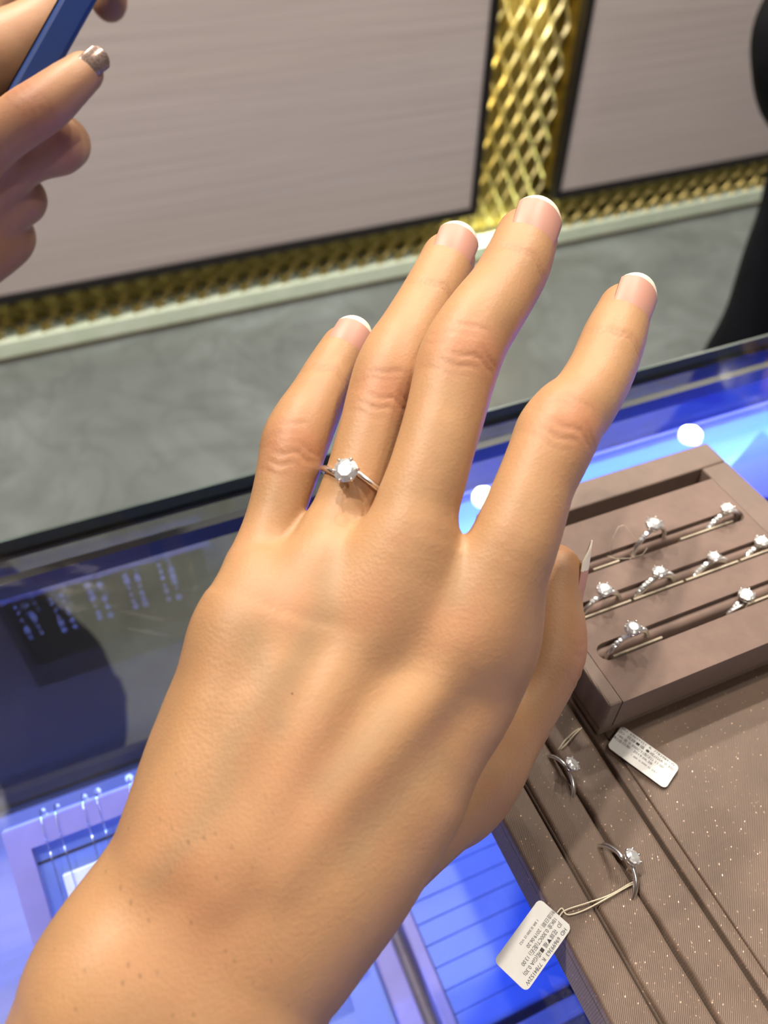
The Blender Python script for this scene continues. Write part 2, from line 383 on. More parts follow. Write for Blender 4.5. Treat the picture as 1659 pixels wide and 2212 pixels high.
for i, x in enumerate((-.0655, -.0495, -.031, -.0125, .005)):
    for k, dx in enumerate((-.0026, .0028)):
        ln = .030+.004*random.random()
        e = empty('drop_earring', (x+dx, .1725, -.085), 'sparkling drop earring on the stand, %s half of the %s pair' % (('left', 'right')[k], names[i]), 'earring', 'drop earrings on the tilted stand')
        p = [tilt(x+dx, .0125, .004), tilt(x+dx, .006, .0048), tilt(x+dx, .001, .0045), (x+dx, .1735, -.0835)]
        p += [(x+dx+.0003*math.sin(q), .1745, -.085-ln*q/9) for q in range(1, 10)]
        MB().tube(p, .00022, 5).build('chain', M['chain'], e, True)
        MB().tube([tilt(x+dx, q, .0038) for q in np.linspace(.0125, .034, 6)], .00022, 5).build('tail_chain', M['chain'], e, True)
        for q in range(6):
            zz = -.088-ln*(q+random.random()*.6)/6.3
            o = link('stone', sm, None, e); o.location = Vector((x+dx, .1756, zz))-Vector(e.location)
            s_ = random.choice((.7, .9, 1.2, 1.5)); o.scale = (s_, s_, s_)
# ------------------------------------------------------------------ ring trays on the glass
BZ = .016; AZ = .033
tb = empty('brown_tray', (.13, .05, 0), 'large brown satin jewellery tray with one long ring slit, under the smaller ring tray', 'tray')
TY0, TY1 = -.075, .150
MB().box(.0682, .2, TY0, TY1, .0002, .0128, .0008).build('base', M['brown'], tb)
def strip(x0, x1, name, z1=BZ, r=.0011, mat='brown', y0=TY0, y1=TY1, wav=0.0, seed=0):
    """a padded strip with rounded shoulders, slightly uneven along its length"""
    prof = [(x0, .0126), (x0, z1-r)]+[(x0+r-r*math.cos(a), z1-r+r*math.sin(a)) for a in np.linspace(.2, math.pi/2, 5)]
    prof += [((x0+x1)/2, z1+.00025)]
    prof += [(x1-r+r*math.sin(a), z1-r+r*math.cos(a)) for a in np.linspace(0, math.pi/2-.2, 5)]+[(x1, z1-r), (x1, .0126)]
    ys = np.linspace(y0, y1, 60 if wav else 2); n = len(prof); v = []; f = []
    for y in ys:
        for (x, z) in prof:
            d = wav*(math.sin(y*190+seed)+.6*math.sin(y*410+seed*2)) if wav else 0
            v.append((x+(d if x < (x0+x1)/2 else d*.3), y, z+(d*.5 if z > z1-r*.5 else 0)))
    for i in range(len(ys)-1):
        for k in range(n-1): f.append((i*n+k, i*n+k+1, (i+1)*n+k+1, (i+1)*n+k))
    f += [tuple(range(n)), tuple((len(ys)-1)*n+k for k in range(n-1, -1, -1))]
    return put(name, v, f, M[mat], tb, smooth=False)
strip(.0682, .0785, 'rim')
strip(.0788, .0793, 'piping', BZ-.0002, .0002)
strip(.0796, .0911, 'padded_roll', BZ, .0014, wav=.00018, seed=1)
strip(.0919, .1040, 'padded_roll', BZ, .0014, wav=.00018, seed=4)
strip(.1052, .1088, 'pad_border', BZ-.0003, .0007)
strip(.1090, .1885, 'flat_pad', BZ-.0004, .0007)
strip(.1895, .2, 'rim')

ta = empty('ring_tray', (.155, .118, BZ), 'brown linen ring tray with three slots of diamond rings, set on the larger tray', 'tray')
AX0, AX1, AY0, AY1 = .1060, .2042, .0782, .1584
zb = BZ+.0004
MB().box(AX0, AX1, AY0, AY1, zb, zb+.003, .0006).build('base', M['brownA'], ta)
RW = .011
MB().box(AX0, AX1, AY1-RW, AY1, zb+.003, AZ, .0007).build('rim', M['brownA'], ta)
MB().box(AX1-RW, AX1, AY0, AY1-RW, zb+.003, AZ, .0007).build('rim', M['brownA'], ta)
MB().box(AX0, AX0+.0045, AY0, AY1-RW, zb+.003, AZ, .0007).build('rim', M['brownA'], ta)
# slotted insert
IX0, IX1, IY0, IY1 = AX0+.0045, AX1-RW, AY0, .1418
SLOTS = [(.1212, .1268), (.1062, .1122), (.0911, .0972)]
SX0, SX1 = .1128, .1918
def rr(x0, x1, y0, y1, n=8):
    r = (y1-y0)/2; yc = (y0+y1)/2
    return [(x1-r+r*math.cos(a), yc+r*math.sin(a)) for a in np.linspace(-math.pi/2, math.pi/2, n)]+[(x0+r+r*math.cos(a), yc+r*math.sin(a)) for a in np.linspace(math.pi/2, 3*math.pi/2, n)]
outer = [(IX0, IY0), (IX1, IY0), (IX1, IY1), (IX0, IY1)]
loops = [outer]+[rr(SX0, SX1, a, b) for a, b in SLOTS]
flat = [p for lp in loops for p in lp]
tris = tessellate_polygon([[Vector((x, y, 0)) for x, y in lp] for lp in loops])
v = [(x, y, AZ-.0002) for x, y in flat]; f = [tuple(t) for t in tris]; n0 = len(v)
v += [(x, y, zb+.003) for x, y in flat]
k = 0
for lp in loops:
    n = len(lp)
    for i in range(n):
        j = (i+1) % n; f.append((k+i, k+j, n0+k+j, n0+k+i))
    k += n
put('slotted_insert', v, f, M['browndark'], ta)
for a, b in SLOTS:
    yc = a+.0027
    pr = [(SX0+.001, SX1-.001)]
    mb = MB(); pts = []
    n = 10
    for (xx) in (SX0+.0006, SX1-.0006):
        for t in np.linspace(0, math.pi, n): pts.append((xx, (yc+b)/2+(b-yc)/2*math.cos(t), AZ-.0030+.0016*math.sin(t)))
        pts += [(xx, yc, zb+.0032), (xx, b, zb+.0032)]
    m_ = n+2
    mb.add(pts, [(i, (i+1) % m_, m_+(i+1) % m_, m_+i) for i in range(m_)]+[tuple(range(m_)), tuple(range(2*m_-1, m_-1, -1))])
    mb.build('foam_roll', M['browndark'], ta)

# ------------------------------------------------------------------ rings
def gem_mesh(r, name):
    v = []; f = []
    n = 8
    def rg(rad, z, k, off=0):
        s = len(v); v.extend([(rad*math.cos(2*math.pi*(i+off)/k), rad*math.sin(2*math.pi*(i+off)/k), z) for i in range(k)]); return s
    t = rg(.56*r, .33*r, n); c = rg(.80*r, .19*r, n, .5); g = rg(r, .02*r, 16); g2 = rg(r, -.03*r, 16); p = rg(.5*r, -.42*r, n, .5)
    v.append((0, 0, -.86*r)); ap = len(v)-1
    f.append(tuple(t+i for i in range(n)))
    for i in range(n):
        j = (i+1) % n
        f += [(t+i, c+i, t+j), (c+i, g+2*i+1, g+2*j, ) if False else (t+i, g+2*i, c+i), (t+j, c+i, g+2*j if j else g)]
        f += [(c+i, g+2*i, g+2*i+1), (c+i, g+2*i+1, g+(2*i+2) % 16)]
        f += [(p+i, g2+2*i+1, g2+2*i), (p+i, g2+(2*i+2) % 16, g2+2*i+1), (p+i, p+j, g2+(2*i+2) % 16), (ap, p+j, p+i)]
    for i in range(16): f.append((g+i, g2+i, g2+(i+1) % 16, g+(i+1) % 16))
    me = bpy.data.meshes.new(name); me.from_pydata(v, [], f); me.update(); me.materials.append(M['gem']); return me
GEM = gem_mesh(.0023, 'diamond'); MELEE = gem_mesh(.00075, 'melee')
def local(name, mb, mat, parent, smooth=True):
    me = bpy.data.meshes.new(name); me.from_pydata(mb.v, [], mb.f); me.update()
    return link(name, me, mat, parent, smooth=smooth)
def ring_parts(e, R=.0085, split=0.0, pave=0, halo=False, npr=6, gem=1.0, tube=.00085, rx=None):
    """a ring standing in its local XZ plane, stone at the top"""
    rx = rx or R
    n = 48; mb = MB(); pts = []
    gap = .10 if split else 0
    for i in range(n+(1 if split else 0)):
        t = i/n*2*math.pi
        if split: t = gap+(2*math.pi-2*gap)*i/n
        off = split*(1-2*i/n)*abs(1-2*i/n)**2 if split else 0
        pts.append((rx*math.sin(t), off, R*math.cos(t)))
    rad = [tube*(1-.18*math.exp(-((min(i, n-i))/5.0)**2)) for i in range(len(pts))]
    mb.tube(pts, rad, 8, closed=not split); band = local('band', mb, M['silver'], e)
    hz = R+.0026*gem
    pr = MB()
    for k in range(npr):
        a = 2*math.pi*(k+.5)/npr; g = .0023*gem
        pr.tube([(.3*g*math.cos(a), .3*g*math.sin(a), R-.0001), (.75*g*math.cos(a), .75*g*math.sin(a), R+.0013*gem), (1.05*g*math.cos(a), 1.05*g*math.sin(a), hz+.0001), (.90*g*math.cos(a), .90*g*math.sin(a), hz+.0006*gem)], [.0003, .0003, .0003, .00032], 6)
    c = .72*.0023*gem
    pr.tube([(c*math.cos(t), c*math.sin(t), R+.0012*gem) for t in np.linspace(0, 2*math.pi, 20, endpoint=False)], .00022, 6, closed=True)
    st_ = local('prong_setting', pr, M['silver'], e)
    o = link('diamond', GEM, None, st_); o.location = (0, 0, hz); o.scale = (gem,)*3; o['label'] = 'round brilliant diamond'
    for q in range(pave):
        for s in (-1, 1):
            t = s*(.34+.15*q); st = link('side_stone', MELEE, None, band)
            st.location = ((rx+tube*.8)*math.sin(t), 0, (R+tube*.8)*math.cos(t)); st.rotation_euler = (0, t, 0); st.scale = (1.1,)*3
    if halo:
        for q in range(12):
            a = 2*math.pi*q/12; st = link('halo_stone', MELEE, None, st_)
            st.location = (.0032*gem*math.cos(a), .0032*gem*math.sin(a), hz-.0002); st.scale = (.95,)*3
def ring_at(head, up, along, label, group, **kw):
    R = kw.get('R', .0085); g = kw.get('gem', 1.0)
    up = Vector(up).normalized(); al = Vector(along); al = (al-up*al.dot(up)).normalized(); y = up.cross(al)
    c = Vector(head)-up*(R+.0026*g)
    e = empty('diamond_ring', (0, 0, 0), label, 'ring', group)
    e.matrix_world = Matrix(((al.x, y.x, up.x, c.x), (al.y, y.y, up.y, c.y), (al.z, y.z, up.z, c.z), (0, 0, 0, 1)))
    ring_parts(e, **kw); return e
GA = 'diamond rings in the slotted ring tray'
def tray_ring(x, y, Y, label, yaw=0, lean=0, **kw):
    d = ray(x, y); h = CAM+d*(Y/d[1])
    return ring_at(h, (0, lean, 1), (math.cos(yaw), math.sin(yaw), 0), label, GA, **kw)
tray_ring(1413, 1130, .1252, 'diamond ring with a fine thread loop beside it, in the back slot', .25, .1, R=.0082, pave=3, gem=1.15)
tray_ring(1572, 1097, .1246, 'diamond ring with stone-set shoulders at the rounded end of the back slot', .12, .1, R=.0082, pave=5)
tray_ring(1306, 1272, .1102, 'tall solitaire ring in the middle slot, nearest the thumb nail', .12, .1, R=.0082, pave=2, gem=1.05)
tray_ring(1425, 1234, .1102, 'wide stone-set diamond ring, second along the middle slot from the thumb', .10, .1, R=.0082, pave=5, tube=.0012)
tray_ring(1543, 1202, .1102, 'ribbed-band diamond ring, third along the middle slot from the thumb', .08, .1, R=.0082, pave=6, tube=.0011, gem=.9)
tray_ring(1646, 1168, .1102, 'diamond ring in the middle slot cut by the photo edge', .08, .1, R=.0082, pave=5)
tray_ring(1368, 1356, .0946, 'split-shoulder diamond ring at the near left end of the front slot', .12, .05, R=.0082, pave=4, halo=False, gem=1.05)
tray_ring(1613, 1284, .0946, 'crossover diamond ring glinting green at the right of the front slot', .08, .05, R=.0082, pave=4, gem=1.1, split=.0012)
GB = 'tagged solitaires in the slit of the large tray'
def slit_ring(x, y, hx, label, **kw):
    d = ray(x, y); h = CAM+d*(hx/d[0])
    return ring_at(h, (.55, 0, 1), (0, -1, 0), label, GB, **kw), h
r1, h1 = slit_ring(1237, 1650, .0925, 'solitaire ring leaning in the slit of the large tray, nearer the ring tray', R=.0078, gem=.95, tube=.0007)
r2, h2 = slit_ring(1368, 1850, .0925, 'solitaire ring leaning in the slit, threaded to the white tag on the glass', R=.0078, gem=.95, tube=.0007, split=.0010)

# paper tags standing in the slots
def slot_tag(x0, x1, Y, label, h=.0012):
    return MB().box(x0, x1, Y-.0006, Y+.0001, zb+.006, AZ+h*.15, .0001).build('paper_tag', M['slotcard'], None, label=label, cat='tag', group='edge-on tags in the ring slots')
S1, S2, S3 = (s[0]+.0011 for s in SLOTS)
slot_tag(.1295, .1395, S1, 'white tag edge left of the thread-looped ring in the back slot')
slot_tag(.1640, .1860, S1, 'white tag edge below the end ring in the back slot')
slot_tag(.1165, .1335, S2, 'white tag edge below the first ring of the middle slot')
slot_tag(.1345, .1535, S2, 'white tag edge below the wide stone-set ring of the middle slot')
slot_tag(.1545, .1755, S2, 'white tag edge below the ribbed ring of the middle slot')
slot_tag(.1765, .1905, S2, 'white tag edge at the photo edge of the middle slot')
slot_tag(.1165, .1340, S3, 'white tag edge below the near ring of the front slot')
slot_tag(.1665, .1890, S3, 'white tag edge at the right of the front slot')

def text_mesh(body, size):
    cu = bpy.data.curves.new('txt', 'FONT'); cu.body = body; cu.size = size; cu.space_line = 1.0
    o = bpy.data.objects.new('txt', cu); COL.objects.link(o)
    dg = bpy.context.evaluated_depsgraph_get(); me = bpy.data.meshes.new_from_object(o.evaluated_get(dg))
    bpy.data.objects.remove(o); bpy.data.curves.remove(cu); return me
def price_tag(name, A, B, Cc, lines, label, z, mat='card'):
    """A: corner where the text starts, B: end of the first line side, Cc: corner across the text; thin card with rounded corners"""
    A, B, Cc = (Vector(q) for q in (A, B, Cc)); xd = (B-A); wl = xd.length; xd.normalize()
    yd = (A-Cc); yd = yd-xd*yd.dot(xd); hl = yd.length; yd.normalize(); nd = xd.cross(yd)
    e = empty(name, (0, 0, 0), label, 'tag')
    e.matrix_world = Matrix(((xd.x, yd.x, nd.x, A.x), (xd.y, yd.y, nd.y, A.y), (xd.z, yd.z, nd.z, A.z), (0, 0, 0, 1)))
    r = .0013; lp = []
    for (cx, cy, a0) in ((wl-r, -r, 0), (r, -r, 90), (r, -hl+r, 180), (wl-r, -hl+r, 270)):
        lp += [(cx+r*math.cos(math.radians(a0+q)), cy+r*math.sin(math.radians(a0+q))) for q in (0, 30, 60, 90)]
    n = len(lp); mb = MB(); t = .00028
    mb.add([(x, y, 0) for x, y in lp]+[(x, y, t) for x, y in lp], [tuple(range(n-1, -1, -1)), tuple(range(n, 2*n))]+[(i, (i+1) % n, n+(i+1) % n, n+i) for i in range(n)])
    local('card', mb, M[mat], e, smooth=False)
    for (s, x, y, sz, sx) in lines:
        me = text_mesh(s, sz*hl); me.materials.clear(); me.materials.append(M['ink'])
        o = link('printed_line', me, None, e); o.location = (x*wl, y*hl, t+.00004)
        if len(me.vertices):
            wv = max(q.co.x for q in me.vertices); o.scale = (sx*wl/max(wv, 1e-6), 1, 1)
    return e
zt = BZ+.0012
# tag lying over the tray edge: text runs from the string end down towards the glass
a = onz(1236, 2003, zt); b = onz(1137, 2144, zt-.004); c = onz(1170, 1934, zt)
t1 = price_tag('price_tag', a, b, c, [
    ('HD  69699363  R  7784152W', .07, -.14, .13, .86), ('JD  花嫁▼福 ■戒(GIA 0.30)', .06, -.30, .13, .80),
    ('18K金 0.300CT(配石) 13.00', .05, -.46, .13, .74), ('制造日期 : 2019.06.20', .0, -.60, .12, .58), ('1 BR 0.300 I3 VS2', .22, -.76, .085, .40)],
    'white printed price tag hanging over the tray edge above the blue glass', zt)
a2 = onz(1343, 1568, BZ+.0016); b2 = onz(1468, 1657, BZ+.0008); c2 = onz(1302, 1607, BZ+.0012)
t2 = price_tag('price_tag', a2, b2, c2, [
    ('HD  69699351  R  77839841W', .02, -.12, .12, .92), ('JD  花嫁■福 ●戒(GIA 0.30)', .03, -.28, .13, .92),
    ('18K金 0.300CT(配石) 11.00', .02, -.44, .13, .80), ('制造日期 : 2019.06.28', .0, -.58, .12, .66), ('1 BR 0.300 G VS1', .34, -.74, .085, .44)],
    'cream printed price tag tucked under the front of the ring tray', zt)
def thread(pts, parent, name='string', r=.00018):
    P = np.array(pts, float); t = np.linspace(0, len(P)-1, len(P)*6); i = np.clip(t.astype(int), 0, len(P)-2); q = (t-i)[:, None]
    g = np.gradient(P, axis=0)
    pts2 = (2*q**3-3*q**2+1)*P[i]+(q**3-2*q**2+q)*g[i]+(-2*q**3+3*q**2)*P[i+1]+(q**3-q**2)*g[i+1]
    mw = parent.matrix_world.inverted(); pts2 = [mw @ Vector(p) for p in pts2]
    return local(name, MB().tube(pts2, r, 6), M['thread'], parent)
Z1 = BZ+.0008
thread([onz(1208, 1980, Z1), onz(1222, 1966, Z1+.0006), onz(1270, 1950, Z1+.0006), onz(1320, 1932, Z1+.0006), onz(1366, 1906, Z1), onz(1378, 1912, Z1-.001)], t1)
thread([onz(1203, 1972, Z1), onz(1214, 1962, Z1+.0004), onz(1226, 1976, Z1+.0004), onz(1262, 1966, Z1+.0004), onz(1315, 1938, Z1+.0005), onz(1362, 1912, Z1), onz(1374, 1910, Z1-.001)], t1)
thread([onz(1252, 1573, Z1-.001), onz(1238, 1583, Z1), onz(1220, 1600, Z1), onz(1207, 1618, Z1-.0006), onz(1200, 1626, Z1-.003)], r1)
thread([onz(1257, 1572, Z1-.001), onz(1240, 1588, Z1), onz(1224, 1606, Z1), onz(1212, 1618, Z1-.0006), onz(1204, 1628, Z1-.003)], r1)
Z2 = AZ+.0003
lo = MB().tube([onz(1318, 1195, Z2), onz(1325, 1160, Z2+.003), onz(1336, 1138, Z2+.006), onz(1348, 1134, Z2+.0065), onz(1362, 1150, Z2+.004), onz(1374, 1172, Z2+.001), onz(1380, 1182, Z2-.001)], .00010, 5)
lo.build('thread_loop', M['thread'], None, True, label='fine looped thread standing up from the back slot', cat='thread')
lo = MB().tube([onz(1312, 1200, Z2), onz(1330, 1207, Z2), onz(1360, 1206, Z2), onz(1388, 1198, Z2), onz(1398, 1184, Z2)], .00009, 5)
lo.build('loose_thread', M['thread'], None, True, label='fine loose thread lying on the ring tray below the back slot', cat='thread')
# ------------------------------------------------------------------ signed-distance modelling of hands and bodies
def smin(a, b, k):
    h = np.maximum(k-np.abs(a-b), 0)/k
    return np.minimum(a, b)-h*h*k*.25
class Sweep:
    """tapered tube with elliptical section along a smooth centre line"""
    def __init__(s, Cn, U, W, a, b, cap0, cap1, n=44, p=2.0):
        Cn, U, W = (np.asarray(q, float) for q in (Cn, U, W)); a = np.asarray(a, float); b = np.asarray(b, float)
        m = len(Cn); t = np.linspace(0, m-1, n); i = np.clip(t.astype(int), 0, m-2); q = (t-i)
        def cr(A):
            A = A if A.ndim > 1 else A[:, None]; g = np.gradient(A, axis=0); z = q[:, None]
            return (2*z**3-3*z**2+1)*A[i]+(z**3-2*z**2+z)*g[i]+(-2*z**3+3*z**2)*A[i+1]+(z**3-z**2)*g[i+1]
        s.C = cr(Cn); s.U = cr(U); s.W = cr(W); s.a = cr(a)[:, 0]; s.b = cr(b)[:, 0]
        T = np.gradient(s.C, axis=0); s.T = T/np.linalg.norm(T, axis=1)[:, None]
        s.U -= s.T*(s.U*s.T).sum(1)[:, None]; s.U /= np.linalg.norm(s.U, axis=1)[:, None]
        W2 = np.cross(s.T, s.U); sg = np.sign((W2*s.W).sum(1))[:, None]; s.W = W2*sg
        s.L = np.concatenate([[0], np.cumsum(np.linalg.norm(np.diff(s.C, axis=0), axis=1))])
        s.c0, s.c1, s.p = cap0, cap1, p
    def bbox(s, m):
        r = np.maximum(s.a, s.b)[:, None]+m; e = max(s.c0, s.c1)
        return (s.C-r).min(0)-e*.5, (s.C+r).max(0)+e*.5
    def ev(s, P, full=False):
        best = np.full(len(P), 1e9, np.float32); bi = np.zeros(len(P), np.int32); bt = np.zeros(len(P), np.float32)
        P = P.astype(np.float32); Cc = s.C.astype(np.float32); n = len(Cc)
        for i in range(n-1):
            e = Cc[i+1]-Cc[i]; q = P-Cc[i]; t = (q @ e)/float(e @ e)
            tc = np.clip(t, 0, 1); d = q-tc[:, None]*e; dd = (d*d).sum(1); k = dd < best
            best[k] = dd[k]; bi[k] = i; bt[k] = tc[k]
        w_ = bt[:, None]; i = bi
        def ip(A): return A[i]*(1-w_)+A[i+1]*w_ if A.ndim > 1 else A[i]*(1-bt)+A[i+1]*bt
        c = ip(s.C); d = P-c; U = ip(s.U); W = ip(s.W); T = ip(s.T); a = ip(s.a); b = ip(s.b)
        x = (d*U).sum(1); y = (d*W).sum(1); ax = (d*T).sum(1)
        cap = np.where(ax < 0, s.c0, s.c1)
        ax = np.where(((i == 0) & (bt <= 0)) | ((i == n-2) & (bt >= 1)), ax, 0)
        p = s.p
        k0 = (np.abs(x/a)**p+np.abs(y/b)**p+np.abs(ax/cap)**p)**(1/p)
        ln = np.sqrt(x*x+y*y+ax*ax)
        dist = np.where(k0 > .25, ln*(1-1/np.maximum(k0, .25)), -np.minimum(a, b)*.75)
        if full: return dist, ip(s.L), np.arctan2(x, y), x, y
        return dist
class Ell:
    def __init__(s, c, ax, r): s.c = np.asarray(c, float); s.A = np.asarray(ax, float); s.r = np.asarray(r, float)
    def bbox(s, m): q = s.r.max()+m; return s.c-q, s.c+q
    def ev(s, P):
        q = (P-s.c) @ s.A.T; k0 = np.linalg.norm(q/s.r, axis=1); ln = np.linalg.norm(q, axis=1)
        return np.where(k0 > .25, ln*(1-1/np.maximum(k0, .25)), -s.r.min()*.75)
def on(pr, P, m=.016):
    lo, hi = pr.bbox(m); k = np.all((P >= lo) & (P <= hi), axis=1); d = np.full(len(P), 1.0)
    if k.any(): d[k] = pr.ev(P[k])
    return d
class Field:
    """core primitives are blended together, then every limb is blended with the core only"""
    def __init__(s): s.core = []; s.limb = []
    def ev(s, P):
        c = np.full(len(P), 1.0)
        for pr, k in s.core: c = smin(c, on(pr, P), k)
        d = c.copy()
        for pr, k in s.limb: d = smin(d, smin(c, on(pr, P), k), .0016)
        return d
    def bbox(s, m):
        B = [pr.bbox(m) for pr, k in s.core+s.limb]
        return np.min([b[0] for b in B], 0), np.max([b[1] for b in B], 0)
    def mesh(s, h, lo=None, hi=None, it=3):
        l, u = s.bbox(2*h)
        if lo is not None: l = np.maximum(l, lo)
        if hi is not None: u = np.minimum(u, hi)
        # coarse pass finds the blocks the surface runs through
        B = 6; nb = np.ceil((u-l)/(h*B)).astype(int)+1
        g = [l[k]+(np.arange(nb[k])+.5)*h*B for k in range(3)]
        Pc = np.stack(np.meshgrid(*g, indexing='ij'), -1).reshape(-1, 3)
        dc = s.ev(Pc).reshape(nb); act = np.abs(dc) < h*B*1.7
        n = nb*B+1; vol = np.full(n, 1.0, np.float32)
        sgn = np.where(dc > 0, 1.0, -1.0).astype(np.float32)
        vol[:-1, :-1, :-1] = np.repeat(np.repeat(np.repeat(sgn, B, 0), B, 1), B, 2)
        idx = np.argwhere(act); oo = np.stack(np.meshgrid(*[np.arange(B+1)]*3, indexing='ij'), -1).reshape(-1, 3)
        for c0 in range(0, len(idx), 4000):
            I = (idx[c0:c0+4000, None, :]*B+oo[None]).reshape(-1, 3)
            I = np.unique(I[:, 0]*(n[1]*n[2])+I[:, 1]*n[2]+I[:, 2])
            J = np.stack([I//(n[1]*n[2]), (I//n[2]) % n[1], I % n[2]], -1)
            vol.reshape(-1)[I] = s.ev(l+J*h)
        V, Q = nets(vol); V = l+V*h
        for _ in range(it):                      # pull onto the exact surface
            e = h*.5; d = s.ev(V); G = np.stack([s.ev(V+np.eye(3)[k]*e)-s.ev(V-np.eye(3)[k]*e) for k in range(3)], -1)
            G /= np.linalg.norm(G, axis=1)[:, None]+1e-9
            V = V-G*np.clip(d, -h, h)[:, None]*.8
            break
        for _ in range(it): V = relax(V, Q, .5)
        return V, Q, G
def nets(f):
    neg = f < 0; nx, ny, nz = f.shape
    cs = [(i, j, k) for i in (0, 1) for j in (0, 1) for k in (0, 1)]
    sl = lambda A, c: A[c[0]:nx-1+c[0], c[1]:ny-1+c[1], c[2]:nz-1+c[2]]
    cnt = np.zeros((nx-1, ny-1, nz-1), np.int8)
    for c in cs: cnt += sl(neg, c)
    cell = np.argwhere((cnt > 0) & (cnt < 8)); ci = np.full(cnt.shape, -1, np.int64); ci[tuple(cell.T)] = np.arange(len(cell))
    acc = np.zeros((len(cell), 3)); num = np.zeros(len(cell))
    for a in cs:
        for ax in range(3):
            if a[ax]: continue
            b = list(a); b[ax] = 1
            fa = f[tuple((cell+a).T)]; fb = f[tuple((cell+b).T)]; k = (fa < 0) != (fb < 0)
            t = fa[k]/(fa[k]-fb[k]); p = np.tile(np.array(a, float), (k.sum(), 1)); p[:, ax] += t
            acc[k] += p; num[k] += 1
    V = cell+acc/num[:, None]
    Q = []
    for ax in range(3):
        s0 = [slice(None)]*3; s1 = [slice(None)]*3; s0[ax] = slice(0, -1); s1[ax] = slice(1, None)
        ch = neg[tuple(s0)] != neg[tuple(s1)]; E = np.argwhere(ch); u, v = (ax+1) % 3, (ax+2) % 3
        ok = (E[:, u] > 0) & (E[:, v] > 0) & (E[:, u] < f.shape[u]-1) & (E[:, v] < f.shape[v]-1); E = E[ok]
        def g(du, dv):
            q = E.copy(); q[:, u] += du; q[:, v] += dv; return ci[tuple(q.T)]
        quad = np.stack([g(-1, -1), g(0, -1), g(0, 0), g(-1, 0)], 1)
        fl = neg[tuple(E.T)]; quad[~fl] = quad[~fl][:, ::-1]; Q.append(quad)
    Q = np.concatenate(Q); Q = Q[(Q >= 0).all(1)]
    return V, Q
def relax(V, Q, w):
    e = np.concatenate([Q[:, [0, 1]], Q[:, [1, 2]], Q[:, [2, 3]], Q[:, [3, 0]]]); n = len(V)
    s = np.zeros((n, 3)); c = np.zeros(n)
    for a, b in ((0, 1), (1, 0)):
        for k in range(3): s[:, k] += np.bincount(e[:, a], V[e[:, b], k], n)
        c += np.bincount(e[:, a], minlength=n)
    return V*(1-w)+w*s/np.maximum(c, 1)[:, None]
def mesh_np(name, V, Q):
    me = bpy.data.meshes.new(name); me.vertices.add(len(V)); me.vertices.foreach_set('co', V.astype(np.float32).ravel())
    me.loops.add(Q.size); me.loops.foreach_set('vertex_index', Q.astype(np.int32).ravel())
    me.polygons.add(len(Q)); me.polygons.foreach_set('loop_start', np.arange(0, Q.size, 4, dtype=np.int32))
    me.polygons.foreach_set('use_smooth', np.ones(len(Q), bool)); me.update(calc_edges=True); me.validate(); return me
def attr(me, name, val):
    a = me.attributes.new(name, 'FLOAT', 'POINT'); a.data.foreach_set('value', np.asarray(val, np.float32))

def px_sweep(st, ratio=.9, cap0=.008, cap1=.0075, roll=0.0, extra=None, thick=None, p=2.0, n=44):
    """stations: left-edge and right-edge of the limb and its distance -> centre line, width, thickness"""
    st = np.array([q[:5] for q in st], float); mid = (st[:, 0:2]+st[:, 2:4])/2; D = st[:, 4]
    Cn = np.array([dep(x, y, t) for (x, y), t in zip(mid, D)])
    im = np.gradient(mid, axis=0); im /= np.linalg.norm(im, axis=1)[:, None]
    pe = np.stack([-im[:, 1], im[:, 0]], 1); lr = st[:, 2:4]-st[:, 0:2]; wid = np.abs((lr*pe).sum(1))
    a = wid/2*D/FPX
    sg = np.sign((lr*pe).sum(1))[:, None]; pe = pe*sg
    U = pe[:, :1]*CR-pe[:, 1:]*CU
    T = np.gradient(Cn, axis=0); T /= np.linalg.norm(T, axis=1)[:, None]
    U -= T*(U*T).sum(1)[:, None]; U /= np.linalg.norm(U, axis=1)[:, None]
    W = np.cross(T, U); W *= np.sign((W*(CAM-Cn)).sum(1))[:, None]
    c, s = math.cos(roll), math.sin(roll); W, U = W*c+U*s, U*c-W*s
    b = np.asarray(thick) if thick is not None else a*np.asarray(ratio)
    if extra is not None:                         # further stations given directly: (centre, a, b)
        for (cc, aa, bb) in extra:
            Cn = np.vstack([Cn, cc]); U = np.vstack([U, U[-1]]); W = np.vstack([W, W[-1]]); a = np.append(a, aa); b = np.append(b, bb)
    return Sweep(Cn, U, W, a, b, cap0, cap1, n=n, p=p)

